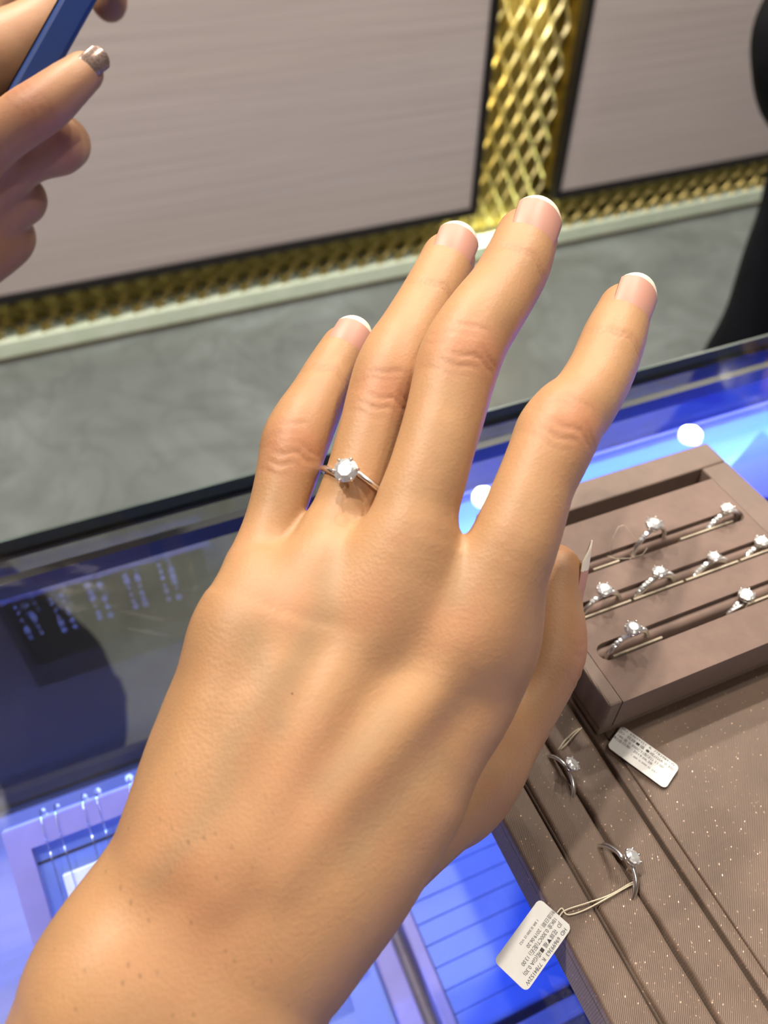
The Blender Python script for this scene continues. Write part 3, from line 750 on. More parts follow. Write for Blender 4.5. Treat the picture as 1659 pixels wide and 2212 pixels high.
# ------------------------------------------------------------------ skin
def skin(name, base, red, vein, deep):
    m, nt, b = nodes(name); co = coords(nt)
    n1 = N(nt, 'ShaderNodeTexNoise', i={'Scale': 55, 'Detail': 5, 'Roughness': .6}); L(nt, co, n1.inputs['Vector'])
    c = ramp(nt, n1.outputs[0], [(.3, tuple(x*.90 for x in base)), (.7, tuple(min(1, x*1.08) for x in base))])
    n2 = N(nt, 'ShaderNodeTexNoise', i={'Scale': 130, 'Detail': 4}); L(nt, co, n2.inputs['Vector'])
    def mixin(c, fac, col, amt):
        mx = N(nt, 'ShaderNodeMixRGB', i={2: (*col, 1)}); ml = N(nt, 'ShaderNodeMath', operation='MULTIPLY', i={1: amt}); ml.use_clamp = True
        L(nt, fac, ml.inputs[0]); L(nt, ml.outputs[0], mx.inputs[0]); L(nt, c, mx.inputs[1]); return mx.outputs[0]
    rn = ramp(nt, n2.outputs[0], [(.45, (0, 0, 0)), (.75, (1, 1, 1))]); c = mixin(c, rn, red, .16)
    for at, col, amt in (('red', red, .75), ('vein', vein, .38), ('crease', deep, .8), ('hair', (.10, .06, .035), .55)):
        a = N(nt, 'ShaderNodeAttribute', attribute_name=at); fac = a.outputs['Fac']
        if at == 'hair':
            vo = N(nt, 'ShaderNodeTexVoronoi', i={'Scale': 520, 'Randomness': 1.0}); L(nt, coords(nt, (1.0, .55, 1.0), (0, 0, .8)), vo.inputs['Vector'])
            dots = ramp(nt, vo.outputs['Distance'], [(0, (1, 1, 1)), (.10, (.7, .7, .7)), (.22, (0, 0, 0))])
            sel = ramp(nt, vo.outputs['Color'], [(.35, (0, 0, 0)), (.6, (1, 1, 1))])
            m1 = N(nt, 'ShaderNodeMath', operation='MULTIPLY'); L(nt, dots, m1.inputs[0]); L(nt, sel, m1.inputs[1])
            m2 = N(nt, 'ShaderNodeMath', operation='MULTIPLY'); L(nt, m1.outputs[0], m2.inputs[0]); L(nt, fac, m2.inputs[1]); fac = m2.outputs[0]
        c = mixin(c, fac, col, amt)
    L(nt, c, b.inputs['Base Color'])
    b.inputs['Roughness'].default_value = .48; b.inputs['Specular IOR Level'].default_value = .38
    b.inputs['Subsurface Weight'].default_value = .18; b.inputs['Subsurface Radius'].default_value = (1.0, .35, .18); b.inputs['Subsurface Scale'].default_value = .004
    vo = N(nt, 'ShaderNodeTexVoronoi', i={'Scale': 1300}); L(nt, co, vo.inputs['Vector'])
    n3 = N(nt, 'ShaderNodeTexNoise', i={'Scale': 900, 'Detail': 3}); L(nt, co, n3.inputs['Vector'])
    ad = N(nt, 'ShaderNodeMath', operation='ADD'); L(nt, vo.outputs['Distance'], ad.inputs[0]); L(nt, n3.outputs[0], ad.inputs[1])
    bump(nt, b, ad.outputs[0], .2, .0002)
    return m
M['skin'] = skin('skin', (.425, .235, .115), (.47, .185, .10), (.30, .205, .115), (.34, .15, .08))
M['skin2'] = skin('skin_of_friend', (.46, .245, .135), (.47, .185, .115), (.36, .28, .17), (.34, .15, .08))
def nailmat(name, bed, tip, rough):
    m, nt, b = nodes(name); a = N(nt, 'ShaderNodeAttribute', attribute_name='free')
    L(nt, ramp(nt, a.outputs['Fac'], [(.0, bed), (.45, bed), (.6, tip), (1, tip)]), b.inputs['Base Color'])
    b.inputs['Roughness'].default_value = rough; b.inputs['Specular IOR Level'].default_value = .3
    b.inputs['Subsurface Weight'].default_value = .08; b.inputs['Subsurface Radius'].default_value = (1, .5, .4); b.inputs['Subsurface Scale'].default_value = .001
    return m
M['nail'] = nailmat('fingernail', (.50, .255, .195), (.80, .70, .56), .42)
M['glitter'] = plain('glitter_polish', (.42, .30, .25), .22, .6, noise=.5, nscale=1800)
def nail(sw, parent, length, over, wid, mat, name='fingernail', phi=0.0, flat=1.0, lift=.0003, pointy=2.2, white=.0017, back=0.0, curl=1.0, cut=.36, half=50):
    """curved plate on the back of the last finger joint; phi turns it round the finger"""
    k = len(sw.C)-1; L_ = sw.L; sN = L_[-1]+sw.c1*.9+over; s0 = sN-length
    nu, nv = 20, 14; V = []; free = []
    iL = lambda A, s: np.array([np.interp(s, L_, A[:, q]) for q in range(3)]) if A.ndim > 1 else np.interp(s, L_, A)
    s1 = min(s0+.35*length, L_[-1]); C1 = iL(sw.C, s1); T = iL(sw.T, s1); U = iL(sw.U, s1); W = iL(sw.W, s1); a = iL(sw.a, s1); b = iL(sw.b, s1)
    cp, sp = math.cos(phi), math.sin(phi); D = W*cp+U*sp; X = U*cp-W*sp
    rd = b*cp*cp+a*sp*sp; rx = a*cp*cp+b*sp*sp
    for i in range(nu):
        t = i/(nu-1); s = s0+length*t
        for j in range(nv):
            q = -1+2*j/(nv-1)
            tipf = 1.0
            wloc = wid*(1-.10*(1-t)**2)
            al = q*math.radians(half)*flat*wloc
            # rounded outline at both ends
            end = length*.5*max(0, abs(q)**pointy)*cut
            base = length*.10*abs(q)**2
            ss = s0+base+(length-base-end)*t
            h = ss-s1
            x = rx*math.sin(al); y = rd*math.cos(al)*1.0
            drop = curl*(5.0*max(h, 0)**2)+.0006*(1-t)**4*2
            V.append(C1+T*h+X*x+D*(y+lift-drop)); free.append(np.clip(.5+(ss-(sN-white-(.30*end)-.0))/.0008, 0, 1))
    V = np.array(V); n = nu*nv; V2 = V-D*.00045
    F = [(i*nv+j, i*nv+j+1, (i+1)*nv+j+1, (i+1)*nv+j) for i in range(nu-1) for j in range(nv-1)]
    F2 = [tuple(n+q for q in f[::-1]) for f in F]
    bd = [j for j in range(nv)]+[i*nv+nv-1 for i in range(1, nu)]+[(nu-1)*nv+j for j in range(nv-2, -1, -1)]+[i*nv for i in range(nu-2, 0, -1)]
    F3 = [(bd[i], n+bd[i], n+bd[(i+1) % len(bd)], bd[(i+1) % len(bd)]) for i in range(len(bd))]
    o = put(name, np.vstack([V, V2]), F+F2+F3, mat, parent, smooth=True)
    if len(o.data.vertices) == 2*n: attr(o.data, 'free', free+free)
    return o

# ------------------------------------------------------------------ the raised left hand
IDX = [(930, 1335, 1130, 1405, .1745), (1003, 1175, 1190, 1240, .172), (1045, 1085, 1222, 1135, .173), (1076, 1015, 1240, 1068, .1745), (1098, 958, 1268, 1012, .1765), (1112, 915, 1291, 967, .1785), (1138, 876, 1317, 926, .1815), (1180, 845, 1340, 888, .185), (1225, 785, 1368, 825, .191), (1258, 715, 1393, 750, .197), (1290, 660, 1407, 685, .202)]
MID = [(715, 1300, 915, 1350, .1715), (775, 1160, 985, 1195, .171), (812, 1070, 992, 1112, .172), (838, 1005, 1008, 1048, .173), (862, 930, 1030, 968, .175), (877, 875, 1046, 915, .177), (890, 815, 1062, 858, .179), (903, 757, 1080, 803, .181), (928, 707, 1105, 747, .184), (962, 658, 1137, 695, .188), (1005, 608, 1165, 645, .194), (1042, 552, 1190, 590, .200), (1070, 500, 1205, 530, .205)]
RNG_ = [(545, 1320, 720, 1350, .1722), (612, 1215, 785, 1225, .1750), (640, 1148, 800, 1178, .1785), (670, 1098, 822, 1125, 0.1813), (698, 1030, 848, 1058, 0.1828), (720, 962, 868, 988, 0.1848), (735, 905, 885, 932, 0.1868), (748, 850, 905, 880, 0.1888), (764, 792, 925, 828, 0.1908), (785, 747, 940, 782, 0.1938), (815, 702, 958, 740, 0.1978), (848, 652, 987, 685, 0.2038), (882, 597, 1012, 625, 0.2098), (908, 550, 1028, 572, 0.2148)]
PNK = [(455, 1370, 590, 1360, .1715), (480, 1262, 618, 1240, .1742), (490, 1213, 622, 1208, .1772), (512, 1158, 640, 1168, .1800), (532, 1105, 657, 1122, 0.1825), (546, 1050, 675, 1066, 0.1845), (557, 990, 695, 1012, 0.1865), (565, 940, 710, 970, 0.1885), (588, 893, 728, 927, 0.1915), (624, 843, 748, 874, 0.1965), (657, 790, 770, 820, 0.2025), (690, 742, 799, 768, 0.2075)]
THB = [(650, 1890, 850, 1960, 0.177), (790, 1770, 995, 1822, 0.185), (915, 1655, 1115, 1702, 0.1925), (1000, 1565, 1168, 1602, 0.1975), (1070, 1485, 1222, 1500, 0.201), (1100, 1415, 1255, 1424, 0.2035), (1110, 1360, 1258, 1378, 0.205), (1120, 1300, 1250, 1312, 0.207), (1135, 1250, 1252, 1250, 0.209)]
PALM = [(560, 1222, 1105, 1268, .1768), (510, 1300, 1140, 1370, .1748), (490, 1355, 1135, 1455, .1736), (443, 1408, 1085, 1570, .1718), (372, 1490, 1030, 1690, .169), (325, 1600, 960, 1810, .1665), (283, 1715, 880, 1940, .1635),
        (237, 1830, 800, 2050, .161), (190, 1920, 730, 2140, .159), (150, 2000, 688, 2235, .157), (100, 2080, 652, 2330, .1555), (62, 2160, 615, 2420, .154)]
pth = [.0060, .0088, .0110, .0130, .0146, .0156, .0165, .0170, .0172, .0175, .018, .0185]
_pc = [dep((q[0]+q[2])/2, (q[1]+q[3])/2, q[4]) for q in PALM]
_dir = _pc[-1]-_pc[-4]; _dir /= np.linalg.norm(_dir)
ext = []; _q = _pc[-1].copy()
for st_, ti, aa, bb in ((.02, -.20, .0275, .0192), (.03, -.42, .0285, .0205), (.04, -.54, .030, .0225), (.05, -.62, .033, .025), (.06, -.64, .035, .028)):
    _d = _dir+np.array([-.05, 0, -ti]); _q = _q+_d/np.linalg.norm(_d)*st_; ext.append((_q.copy(), aa, bb))
sw = dict(index=px_sweep(IDX, .88, .014, .0080, .16), middle=px_sweep(MID, .88, .014, .0080, .18), ring=px_sweep(RNG_, .90, .014, .0078, .14), little=px_sweep(PNK, .90, .014, .0068, .02),
          thumb=px_sweep(THB, 1.12, .01, .0085, 0), palm=px_sweep(PALM, 1, .004, .004, .0, ext, pth, p=2.3, n=72))
hand = Field()
hand.core.append((sw['palm'], .006))
def surf(px, py, f=hand, t0=.10, t1=.25):
    d = ray(px, py); ts = np.linspace(t0, t1, 1500); v = f.ev(CAM+ts[:, None]*d)
    k = np.argmax(v < 0); return CAM+d*ts[k], d/np.linalg.norm(d)
def ridge(pts, r, raise_, k):
    Cn = []; m = len(pts)
    for i, (x, y) in enumerate(pts):
        q = i/(m-1); rz = raise_*min(1, .6+2*q)*(1-q**2)-.0012*q**2
        p, d = surf(x, y); Cn.append(p+d*(r-rz))
    Cn = np.array(Cn); n = len(Cn); T = np.gradient(Cn, axis=0); T /= np.linalg.norm(T, axis=1)[:, None]
    W = np.tile(-CF, (n, 1)); U = np.cross(T, W); rr_ = np.full(n, r)
    return Sweep(Cn, U, W, rr_, rr_, .004, .004, n=16), k
pre = [ridge([(975, 1400), (930, 1490), (860, 1570), (775, 1660), (690, 1760), (600, 1860)], .0030, .0014, .007),
       ridge([(790, 1350), (745, 1430), (690, 1540), (620, 1660), (545, 1790), (480, 1890)], .0028, .0012, .007),
       ridge([(645, 1345), (600, 1450), (540, 1580), (480, 1700), (440, 1820)], .0026, .0008, .007),
       ridge([(505, 1370), (470, 1470), (430, 1590), (385, 1720), (350, 1850)], .0026, .0005, .008)]
kn = []
for (x, y, r, up) in ((1000, 1352, .0095, .0016), (812, 1310, .0088, .0016), (650, 1320, .0080, .0011), (520, 1365, .0070, .0006)):
    p, d = surf(x, y); kn.append((Ell(p+d*(r*.62-up), np.stack([CR, CU, CF]), (r*1.05, r*1.25, r*.62)), .009))
p, d = surf(215, 2130); kn.append((Ell(p+d*.009, np.stack([CR, CU, CF]), (.009, .011, .0100)), .014))
# the flesh between thumb and index finger, and the heel of the thumb
kn.append((Ell(dep(985, 1600, .192), np.stack([CR, CU, CF]), (.0135, .024, .0085)), .006))
kn.append((Ell(dep(640, 1820, .174), np.stack([CR, CU, CF]), (.022, .028, .012)), .012))
hand.core += pre+kn
hand.core.append((sw['thumb'], .006))
for f_ in ('index', 'middle', 'ring', 'little'): hand.limb.append((sw[f_], .0115))
V, Q, G = hand.mesh(.00085)
# creases over the joints, redness of the knuckles, veins and hair follicles as skin attributes
crease = np.zeros(len(V)); red = np.zeros(len(V)); vein = np.zeros(len(V)); hair = np.zeros(len(V)); depth = np.zeros(len(V))
def sat(s, px, py, t): return s.L[np.argmin(((s.C-dep(px, py, t))**2).sum(1))]
JO = dict(index=((1205, 935, .179), (1300, 745, .195)), middle=((990, 790, .181), (1102, 590, .199)), ring=((833, 842, .184), (915, 635, .203)), little=((637, 960, .183), (705, 812, .196)), thumb=((1180, 1385, .194), None))
for nm, (pip, dip) in JO.items():
    s = sw[nm]; lo, hi = s.bbox(.003); k = np.where(np.all((V >= lo) & (V <= hi), axis=1))[0]
    d, ln, th, x, y = s.ev(V[k], True); near = np.abs(d) < .0022
    if nm == 'thumb': th = th-math.pi/2
    dm = np.clip(np.cos(th)*1.3-.15, 0, 1)*near
    wob = .0006*np.sin(th*3.1+1)+.0004*np.sin(th*7.3)
    s0 = sat(s, *pip)
    for off, am, sg in ((-.0042, .00022, .0005), (-.0022, .00030, .00055), (-.0004, .00034, .0005), (.0016, .00026, .0005), (.0034, .00018, .0005), (-.0062, .00014, .0005)):
        g_ = np.exp(-((ln-s0-off*(1+.25*np.cos(th*2))-wob)/sg)**2)*dm*np.clip(.45+.8*np.sin(th*2.3+off*2500)+.3*np.sin(th*5+off*900), 0, 1)
        depth[k] += am*g_; crease[k] = np.maximum(crease[k], g_*.55)
    red[k] = np.maximum(red[k], np.exp(-((ln-s0)/.0065)**2)*dm*.75)
    if dip:
        s1 = sat(s, *dip)
        for off, am in ((-.0008, .00026), (.0008, .0002)):
            g_ = np.exp(-((ln-s1-off-wob)/.00045)**2)*dm; depth[k] += am*g_; crease[k] = np.maximum(crease[k], g_*.6)
    red[k] = np.maximum(red[k], np.clip((ln-s.L[-1]+.004)/.012, 0, 1)*near*.5)
for line, wd in ((((600, 1560), (590, 1500), (560, 1440), (540, 1380)), .0028), (((480, 1700), (500, 1600), (560, 1520), (640, 1440), (690, 1320)), .0026), (((700, 1330), (705, 1260), (735, 1200)), .003), (((940, 1640), (830, 1760), (760, 1850)), .003), (((830, 1550), (760, 1640), (700, 1700)), .003), (((1000, 1215), (985, 1290)), .003), (((330, 1900), (420, 1800), (480, 1720)), .0025)):
    P3 = np.array([surf(*q)[0] for q in line]); t = np.linspace(0, len(P3)-1, 40); P3 = np.stack([np.interp(t, np.arange(len(P3)), P3[:, c]) for c in range(3)], 1)
    lo, hi = P3.min(0)-.008, P3.max(0)+.008; k = np.where(np.all((V >= lo) & (V <= hi), axis=1))[0]
    d2 = ((V[k][:, None]-P3[None])**2).sum(2).min(1); vein[k] = np.maximum(vein[k], np.exp(-d2/wd**2))
for c3, rr_ in ((surf(1000, 1340)[0], .008), (surf(800, 1300)[0], .007), (surf(640, 1310)[0], .006), (surf(640, 1680)[0], .012), (surf(430, 1950)[0], .016)):
    red = np.maximum(red, .35*np.exp(-((V-c3)**2).sum(1)/rr_**2))
c3 = surf(330, 1980)[0]; hair = np.exp(-((V-c3)**2).sum(1)/.028**2)
c3 = surf(300, 1640)[0]; hair = np.maximum(hair, .8*np.exp(-((V-c3)**2).sum(1)/.016**2))
V = V-G*depth[:, None]
base = V[np.argmin(V @ np.array([1.0, 1.0, 0]))]
hp = empty('person', tuple(base), 'bare left hand and wrist raised over the counter, wearing a solitaire ring', 'person')
me = mesh_np('hand', V-base, Q)
for a_, v_ in (('red', red), ('vein', vein), ('crease', crease), ('hair', hair)): attr(me, a_, v_)
link('hand', me, M['skin'], hp)
nail(sw['index'], hp, .0168, .0008, 1.0, M['nail'], phi=.05, curl=.6)
nail(sw['middle'], hp, .0172, .0010, 1.0, M['nail'], phi=.02, curl=.6)
nail(sw['ring'], hp, .0160, .0010, 1.0, M['nail'], phi=.0, curl=.6)
nail(sw['little'], hp, .0132, .0010, 1.0, M['nail'], phi=.0, curl=.6)
nail(sw['thumb'], hp, .0215, .0050, .95, M['nail'], 'thumbnail', phi=math.pi/2-.12, pointy=1.3, white=.0085, curl=.25, cut=.75, lift=.0016)
mo, _ = surf(630, 1497)
bm = bmesh.new(); bmesh.ops.create_icosphere(bm, subdivisions=2, radius=.0006); mm = bpy.data.meshes.new('mole'); bm.to_mesh(mm); bm.free()
o = link('mole', mm, plain('mole_brown', (.16, .075, .05), .6), hp, smooth=True); o.location = Vector(mo+CF*.0003)-Vector(base); o.scale = (.8, 1.1, .6)

# the ring worn on it: bypass band with a six-claw round stone
rs = sw['ring']; s0 = sat(rs, 762, 1052, .1825)
iL = lambda A: np.array([np.interp(s0, rs.L, A[:, q]) for q in range(3)]) if A.ndim > 1 else float(np.interp(s0, rs.L, A))
C0, T0, U0, W0, a0, b0 = (iL(A) for A in (rs.C, rs.T, rs.U, rs.W, rs.a, rs.b))
ph = math.radians(-24); up = W0*math.cos(ph)+U0*math.sin(ph); al = U0*math.cos(ph)-W0*math.sin(ph); ax = np.cross(up, al)
tl = .17; up2 = up; al2 = al*math.cos(tl)-T0*math.sin(tl); al2 /= np.linalg.norm(al2); ax2 = np.cross(up2, al2)
e = empty('worn_diamond_ring', (0, 0, 0), 'solitaire diamond ring worn on the raised hand', 'ring')
e.matrix_world = Matrix(((al2[0], ax2[0], up2[0], C0[0]), (al2[1], ax2[1], up2[1], C0[1]), (al2[2], ax2[2], up2[2], C0[2]), (0, 0, 0, 1)))
ring_parts(e, R=b0+.0006, rx=a0+.0008, split=.0013, gem=1.2, tube=.00078)
# dark cuff further up the arm, out of the photo
_cs = np.array([ext[2][0], ext[3][0], ext[4][0]]); _dd = (_cs[2]-_cs[1])/np.linalg.norm(_cs[2]-_cs[1]); _cs = np.vstack([_cs[1:], _cs[2]+_dd*.10]); _u = np.tile(sw['palm'].U[-1], (3, 1)); _w = np.tile(sw['palm'].W[-1], (3, 1))
cf = Field(); cf.core.append((Sweep(_cs, _u, _w, [.042, .046, .055], [.035, .038, .048], .012, .03, n=14), .01)); V, Q, G = cf.mesh(.004)
link('sleeve', mesh_np('sleeve', V-np.array(hp.location), Q), M['black'], hp)
# ------------------------------------------------------------------ friend's hand with a phone, at the left
fh = Field()
F1 = [(-75, 290, -45, 420, .262), (-30, 250, 20, 352, .258), (30, 200, 70, 312, .255), (75, 172, 120, 278, .255), (120, 142, 165, 232, .257), (160, 118, 196, 198, .260)]
F2 = [(-90, 400, -40, 500, .276), (-10, 330, 40, 425, .274), (50, 290, 95, 380, .273), (100, 262, 135, 358, .274)]
F2b = [(100, 250, 140, 365, .274), (118, 262, 168, 345, .282), (110, 250, 170, 325, .296)]
F3 = [(-110, 500, -60, 590, .286), (-20, 410, 40, 500, .284), (10, 385, 82, 470, .287), (10, 370, 80, 440, .298)]
F4 = [(-110, 570, -60, 650, .290), (-40, 500, 20, 590, .289), (-10, 470, 58, 555, .293), (-5, 440, 60, 520, .303)]
TH = [(-160, 60, -90, 250, .285), (-60, 50, 0, 210, .287), (10, 30, 62, 150, .290), (70, 0, 118, 90, .294), (100, -30, 150, 50, .297)]
IF = [(-200, 160, -120, 260, .300), (-120, 40, -60, 130, .340), (0, -70, 30, 10, .364), (110, -85, 130, -15, .364), (196, -62, 240, -2, .346)]
fs = {n: px_sweep(q, .92, .008, .0075) for n, q in dict(a=F1, b=F2, c=F2b, d=F3, e=F4, t=TH, i=IF).items()}
pc = dep(-170, 330, .288)
fh.core.append((Ell(pc, np.stack([CR, CU, CF]), (.020, .042, .024)), .01))
wr = dep(-330, 520, .30); el = np.array([-.30, .33, .045])
fore = np.array([pc, wr, wr*.55+el*.45]); Uf = np.tile(CU, (3, 1)); Wf = np.tile(-CF, (3, 1))
fh.core.append((Sweep(fore, Uf, Wf, [.028, .026, .028], [.022, .021, .026], .01, .01, n=16), .012))
fh.core.append((fs['t'], .01)); fh.core.append((fs['c'], .003))
fh.core.append((fs['i'], .003)); fh.core.append((Ell(dep(234, -6, .340), np.stack([CR, CU, CF]), (.0070, .0088, .0080)), .006))
for n in ('a', 'b', 'd', 'e'): fh.limb.append((fs[n], .007))
V, Q, G = fh.mesh(.0014)
cr = np.zeros(len(V)); rd = np.zeros(len(V))
s = fs['a']; lo, hi = s.bbox(.002); k = np.where(np.all((V >= lo) & (V <= hi), axis=1))[0]; d, ln, th, x, y = s.ev(V[k], True)
s0 = sat(s, 85, 245, .255)
for off in (-.003, -.001, .0012, .003):
    g_ = np.exp(-((ln-s0-off-.0008*np.sin(th*3))/.0005)**2)*np.clip(np.cos(th)*1.2, 0, 1)*(np.abs(d) < .002); cr[k] = np.maximum(cr[k], g_*.5)
rd[k] = .5*np.exp(-((ln-s0)/.006)**2)
fp = empty('person', tuple(V.min(0)), 'hand entering at the upper left, holding up a blue phone', 'person')
base = V.min(0); me = mesh_np('hand', V-base, Q); attr(me, 'crease', cr); attr(me, 'red', rd); link('hand', me, M['skin2'], fp)
nail(fs['a'], fp, .0105, .0016, .95, M['glitter'], 'painted_fingernail', phi=.45, half=40)
nail(fs['t'], fp, .012, .001, .95, M['glitter'], 'painted_thumbnail', phi=.4)
# dark sleeve resting on the counter
m_ = np.array([wr*.75+el*.25, wr*.4+el*.6, el, np.array([-.335, .40, .17]), np.array([-.33, .44, .30])])
Us = np.tile(CU, (5, 1)); sl = Sweep(m_, Us, np.tile(-CF, (5, 1)), [.040, .046, .042, .055, .065], [.034, .040, .040, .052, .060], .012, .03, n=26)
sf = Field(); sf.core.append((sl, .01)); V, Q, G = sf.mesh(.005)
nz = .0022*np.sin(V[:, 0]*130+V[:, 2]*90)+.0016*np.sin(V[:, 0]*60-V[:, 1]*170); V = V+G*nz[:, None]
base = np.array(fp.location); link('sleeve', mesh_np('sleeve', V-base, Q), M['black'], fp)
# the friend's coat, skirt and head: standing in the aisle beyond the left photo edge
def chain(pts, r, rb=None, U=(1, 0, 0), n=20, c=(.03, .03)):
    P_ = np.array(pts, float); m = len(P_); return Sweep(P_, np.tile(np.array(U, float), (m, 1)), np.tile(np.array([0, -1.0, 0]), (m, 1)), r, rb if rb is not None else r, c[0], c[1], n=n)
fx, fy = -.305, .48
ct = Field(); ct.core.append((chain([(fx, fy+.03, -.52), (fx, fy, -.25), (fx, fy, -.02), (fx, fy, .25), (fx, fy, .37)], [.245, .19, .165, .18, .09], [.19, .15, .12, .12, .08], n=30, c=(.01, .03)), .05))
ct.core.append((chain([(fx-.15, fy, .33), (fx-.2, fy, .08), (fx-.19, fy-.06, -.12)], [.065, .058, .05], n=16), .04))
V, Q, G = ct.mesh(.012); nz = .004*np.sin(V[:, 0]*45+V[:, 2]*11)+.003*np.sin(V[:, 0]*90-V[:, 1]*50); V = V+G*nz[:, None]
link('coat', mesh_np('coat', V-base, Q), M['black'], fp)
for s_ in (-1, 1):
    lg = Field(); lg.core.append((chain([(fx+s_*.085, fy, -.50), (fx+s_*.085, fy, -.86)], [.065, .045], n=10, c=(.01, .01)), .02)); lg.core.append((chain([(fx+s_*.085, fy+.05, FLOOR+.045), (fx+s_*.09, fy-.14, FLOOR+.034)], [.04, .038], [.04, .03], n=10), .03))
    V, Q, G = lg.mesh(.008); V[:, 2] = np.maximum(V[:, 2], FLOOR+.001); link('legging', mesh_np('legging', V-base, Q), M['navy'], fp)
hd = Field(); hd.core += [(chain([(fx, fy, .36), (fx, fy-.01, .48)], [.05, .048]), .03), (Ell((fx, fy-.02, .57), np.eye(3), (.074, .093, .112)), .03), (Ell((fx, fy-.113, .555), np.eye(3), (.012, .018, .022)), .012), (Ell((fx, fy-.112, .515), np.eye(3), (.022, .01, .006)), .004)]
for s_ in (-1, 1): hd.core += [(Ell((fx+s_*.076, fy-.01, .565), np.eye(3), (.01, .02, .03)), .008), (Ell((fx+s_*.03, fy-.102, .58), np.eye(3), (.014, .012, .008)), .006)]
V, Q, G = hd.mesh(.006); link('head', mesh_np('head', V-base, Q), M['skin2'], fp)
hr = Field(); hr.core += [(Ell((fx, fy+.008, .59), np.eye(3), (.088, .10, .115)), .02), (chain([(fx, fy+.055, .55), (fx, fy+.085, .30)], [.085, .09], [.05, .045]), .03)]
V, Q, G = hr.mesh(.008); M['hair'] = plain('black_hair', (.012, .010, .010), .4); link('hair', mesh_np('hair', V-base, Q), M['hair'], fp)
# the phone, seen along its side
A = dep(88, 108, .264); e1 = dep(148, 0, .262)-dep(27, 216, .262); e1 /= np.linalg.norm(e1)
vd = dep(60, 120, 1)-CAM; vd /= np.linalg.norm(vd); e2 = vd-e1*(vd @ e1); e2 /= np.linalg.norm(e2); e3 = np.cross(e1, e2)
A = dep(126, 78, .262)
ph_ = empty('phone', tuple(A), 'blue-cased phone seen edge-on in the hand at the upper left', 'phone')
def obox(name, x0, x1, y0, y1, z0, z1, bev, mat):
    mb = MB().box(x0, x1, y0, y1, z0, z1, bev); v = [A+e1*x+e2*y+e3*z for x, y, z in mb.v]; return put(name, v, mb.f, mat, ph_, smooth=False)
obox('case', -.040, .112, 0, .074, -.0046, .0046, .0014, M['phone'])
sg = 1 if (e3 @ CR) < 0 else -1
obox('screen', -.037, .109, .003, .071, min(sg*.0047, sg*.0051), max(sg*.0047, sg*.0051), 0, M['screen'])
obox('side_button', .045, .060, -.0006, .0005, -.001, .001, .0003, M['phone'])

# ------------------------------------------------------------------ dark-clothed person standing in the aisle at the right
px_, py_ = 1.185, .86
bd = Field()
bd.core.append((chain([(px_, py_, .05), (px_, py_, .30), (px_, py_, .40)], [.15, .17, .10], [.10, .11, .08]), .05))
bd.core.append((chain([(px_, py_, .38), (px_, py_-.01, .50)], [.052, .05]), .03))
bd.core.append((Ell((px_, py_-.02, .60), np.eye(3), (.075, .095, .115)), .03))
bd.core.append((Ell((px_, py_-.115, .585), np.eye(3), (.012, .018, .022)), .012))
for s_ in (-1, 1):
    bd.core.append((Ell((px_+s_*.078, py_-.01, .595), np.eye(3), (.01, .02, .03)), .008))
    bd.core.append((Ell((px_+s_*.03, py_-.105, .61), np.eye(3), (.014, .012, .008)), .006))
    hx = px_+s_*.205
    bd.limb.append((chain([(px_+s_*.13, py_, .33), (px_+s_*.18, py_+.005, .10), (px_+s_*.258, py_-.045, -.098), (px_+s_*.16, py_-.073, -.18)], [.04, .034, .026, .024], n=24, c=(.015, .015)), .02))
bd.core.append((Ell((px_, py_-.115, .545), np.eye(3), (.022, .01, .006)), .004))
V, Q, G = bd.mesh(.006)
pr = empty('person', (px_, py_, FLOOR), 'person in black clothes standing in the aisle, cut by the right photo edge', 'person')
pb = np.array(pr.location); link('body', mesh_np('body', V-pb, Q), M['skin2'], pr)
jk = Field()
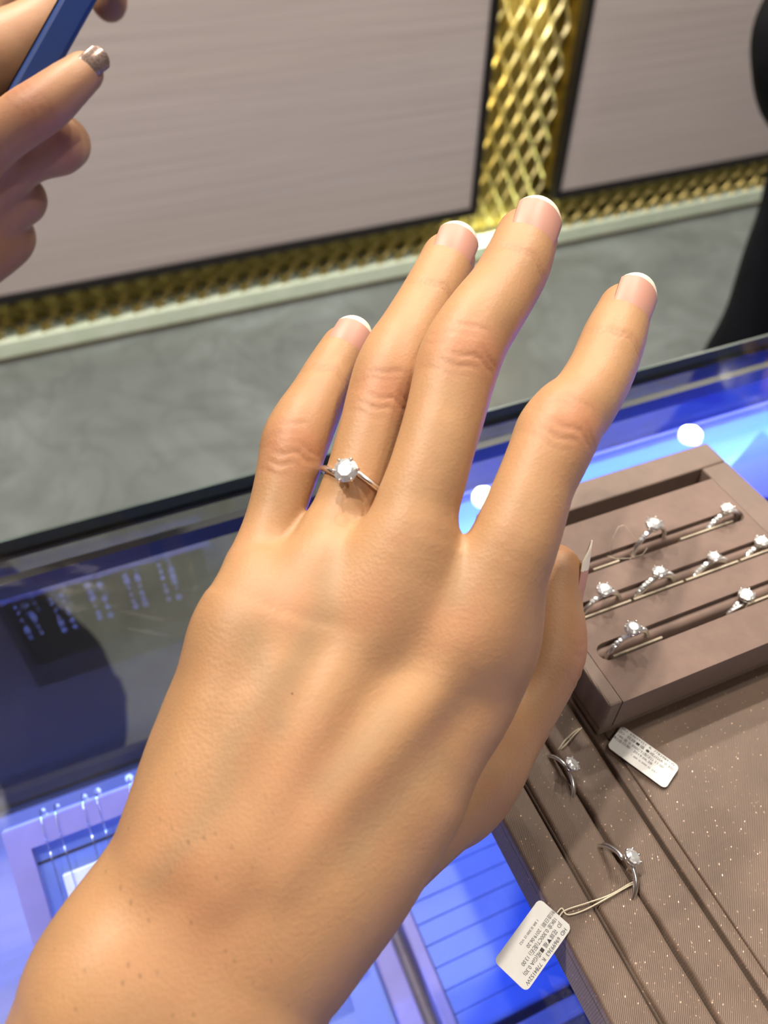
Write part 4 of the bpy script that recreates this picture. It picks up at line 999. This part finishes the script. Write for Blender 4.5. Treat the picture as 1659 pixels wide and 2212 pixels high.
jk.core.append((chain([(px_, py_, -.17), (px_, py_, .05), (px_, py_, .28), (px_, py_, .40)], [.150, .165, .185, .10], [.125, .12, .125, .085]), .05))
for s_ in (-1, 1):
    jk.limb.append((chain([(px_+s_*.165, py_, .37), (px_+s_*.185, py_+.01, .10), (px_+s_*.266, py_-.045, -.100), (px_+s_*.15, py_-.075, -.19)], [.068, .058, .050, .056], n=26, c=(.02, .012)), .05))
V, Q, G = jk.mesh(.010)
nz = .003*np.sin(V[:, 2]*38+V[:, 0]*40)+.002*np.sin(V[:, 2]*60-V[:, 1]*60); V = V+G*nz[:, None]
link('jacket', mesh_np('jacket', V-pb, Q), M['black'], pr)
ts = Field()
ts.core.append((chain([(px_, py_, .02), (px_, py_, -.12)], [.155, .17], [.11, .12]), .04))
for s_ in (-1, 1):
    ts.core.append((chain([(px_+s_*.075, py_, -.08), (px_+s_*.072, py_-.02, -.36), (px_+s_*.095, py_-.035, -.52), (px_+s_*.10, py_, -.84)], [.095, .085, .075, .07], n=26, c=(.03, .01)), .02))
V, Q, G = ts.mesh(.010); nz = .0025*np.sin(V[:, 2]*30+V[:, 0]*50); V = V+G*nz[:, None]
link('trousers', mesh_np('trousers', V-pb, Q), M['navy'], pr)
for s_ in (-1, 1):
    sh = Field(); sh.core.append((chain([(px_+s_*.10, py_+.07, FLOOR+.045), (px_+s_*.10, py_, FLOOR+.045), (px_+s_*.105, py_-.12, FLOOR+.033)], [.036, .042, .04], [.04, .042, .03], n=12), .01))
    V, Q, G = sh.mesh(.005); V[:, 2] = np.maximum(V[:, 2], FLOOR+.001); link('shoe', mesh_np('shoe', V-pb, Q), M['frame'], pr)
hr = Field(); hr.core.append((Ell((px_, py_+.005, .625), np.eye(3), (.088, .105, .115)), .02)); hr.core.append((chain([(px_, py_+.06, .58), (px_, py_+.08, .40)], [.08, .07], [.05, .04]), .03))
V, Q, G = hr.mesh(.007); k = (V[:, 1] < py_-.05) & (V[:, 2] < .68); V[k, 1] = np.maximum(V[k, 1], py_-.05); link('hair', mesh_np('hair', V-pb, Q), M['hair'], pr)
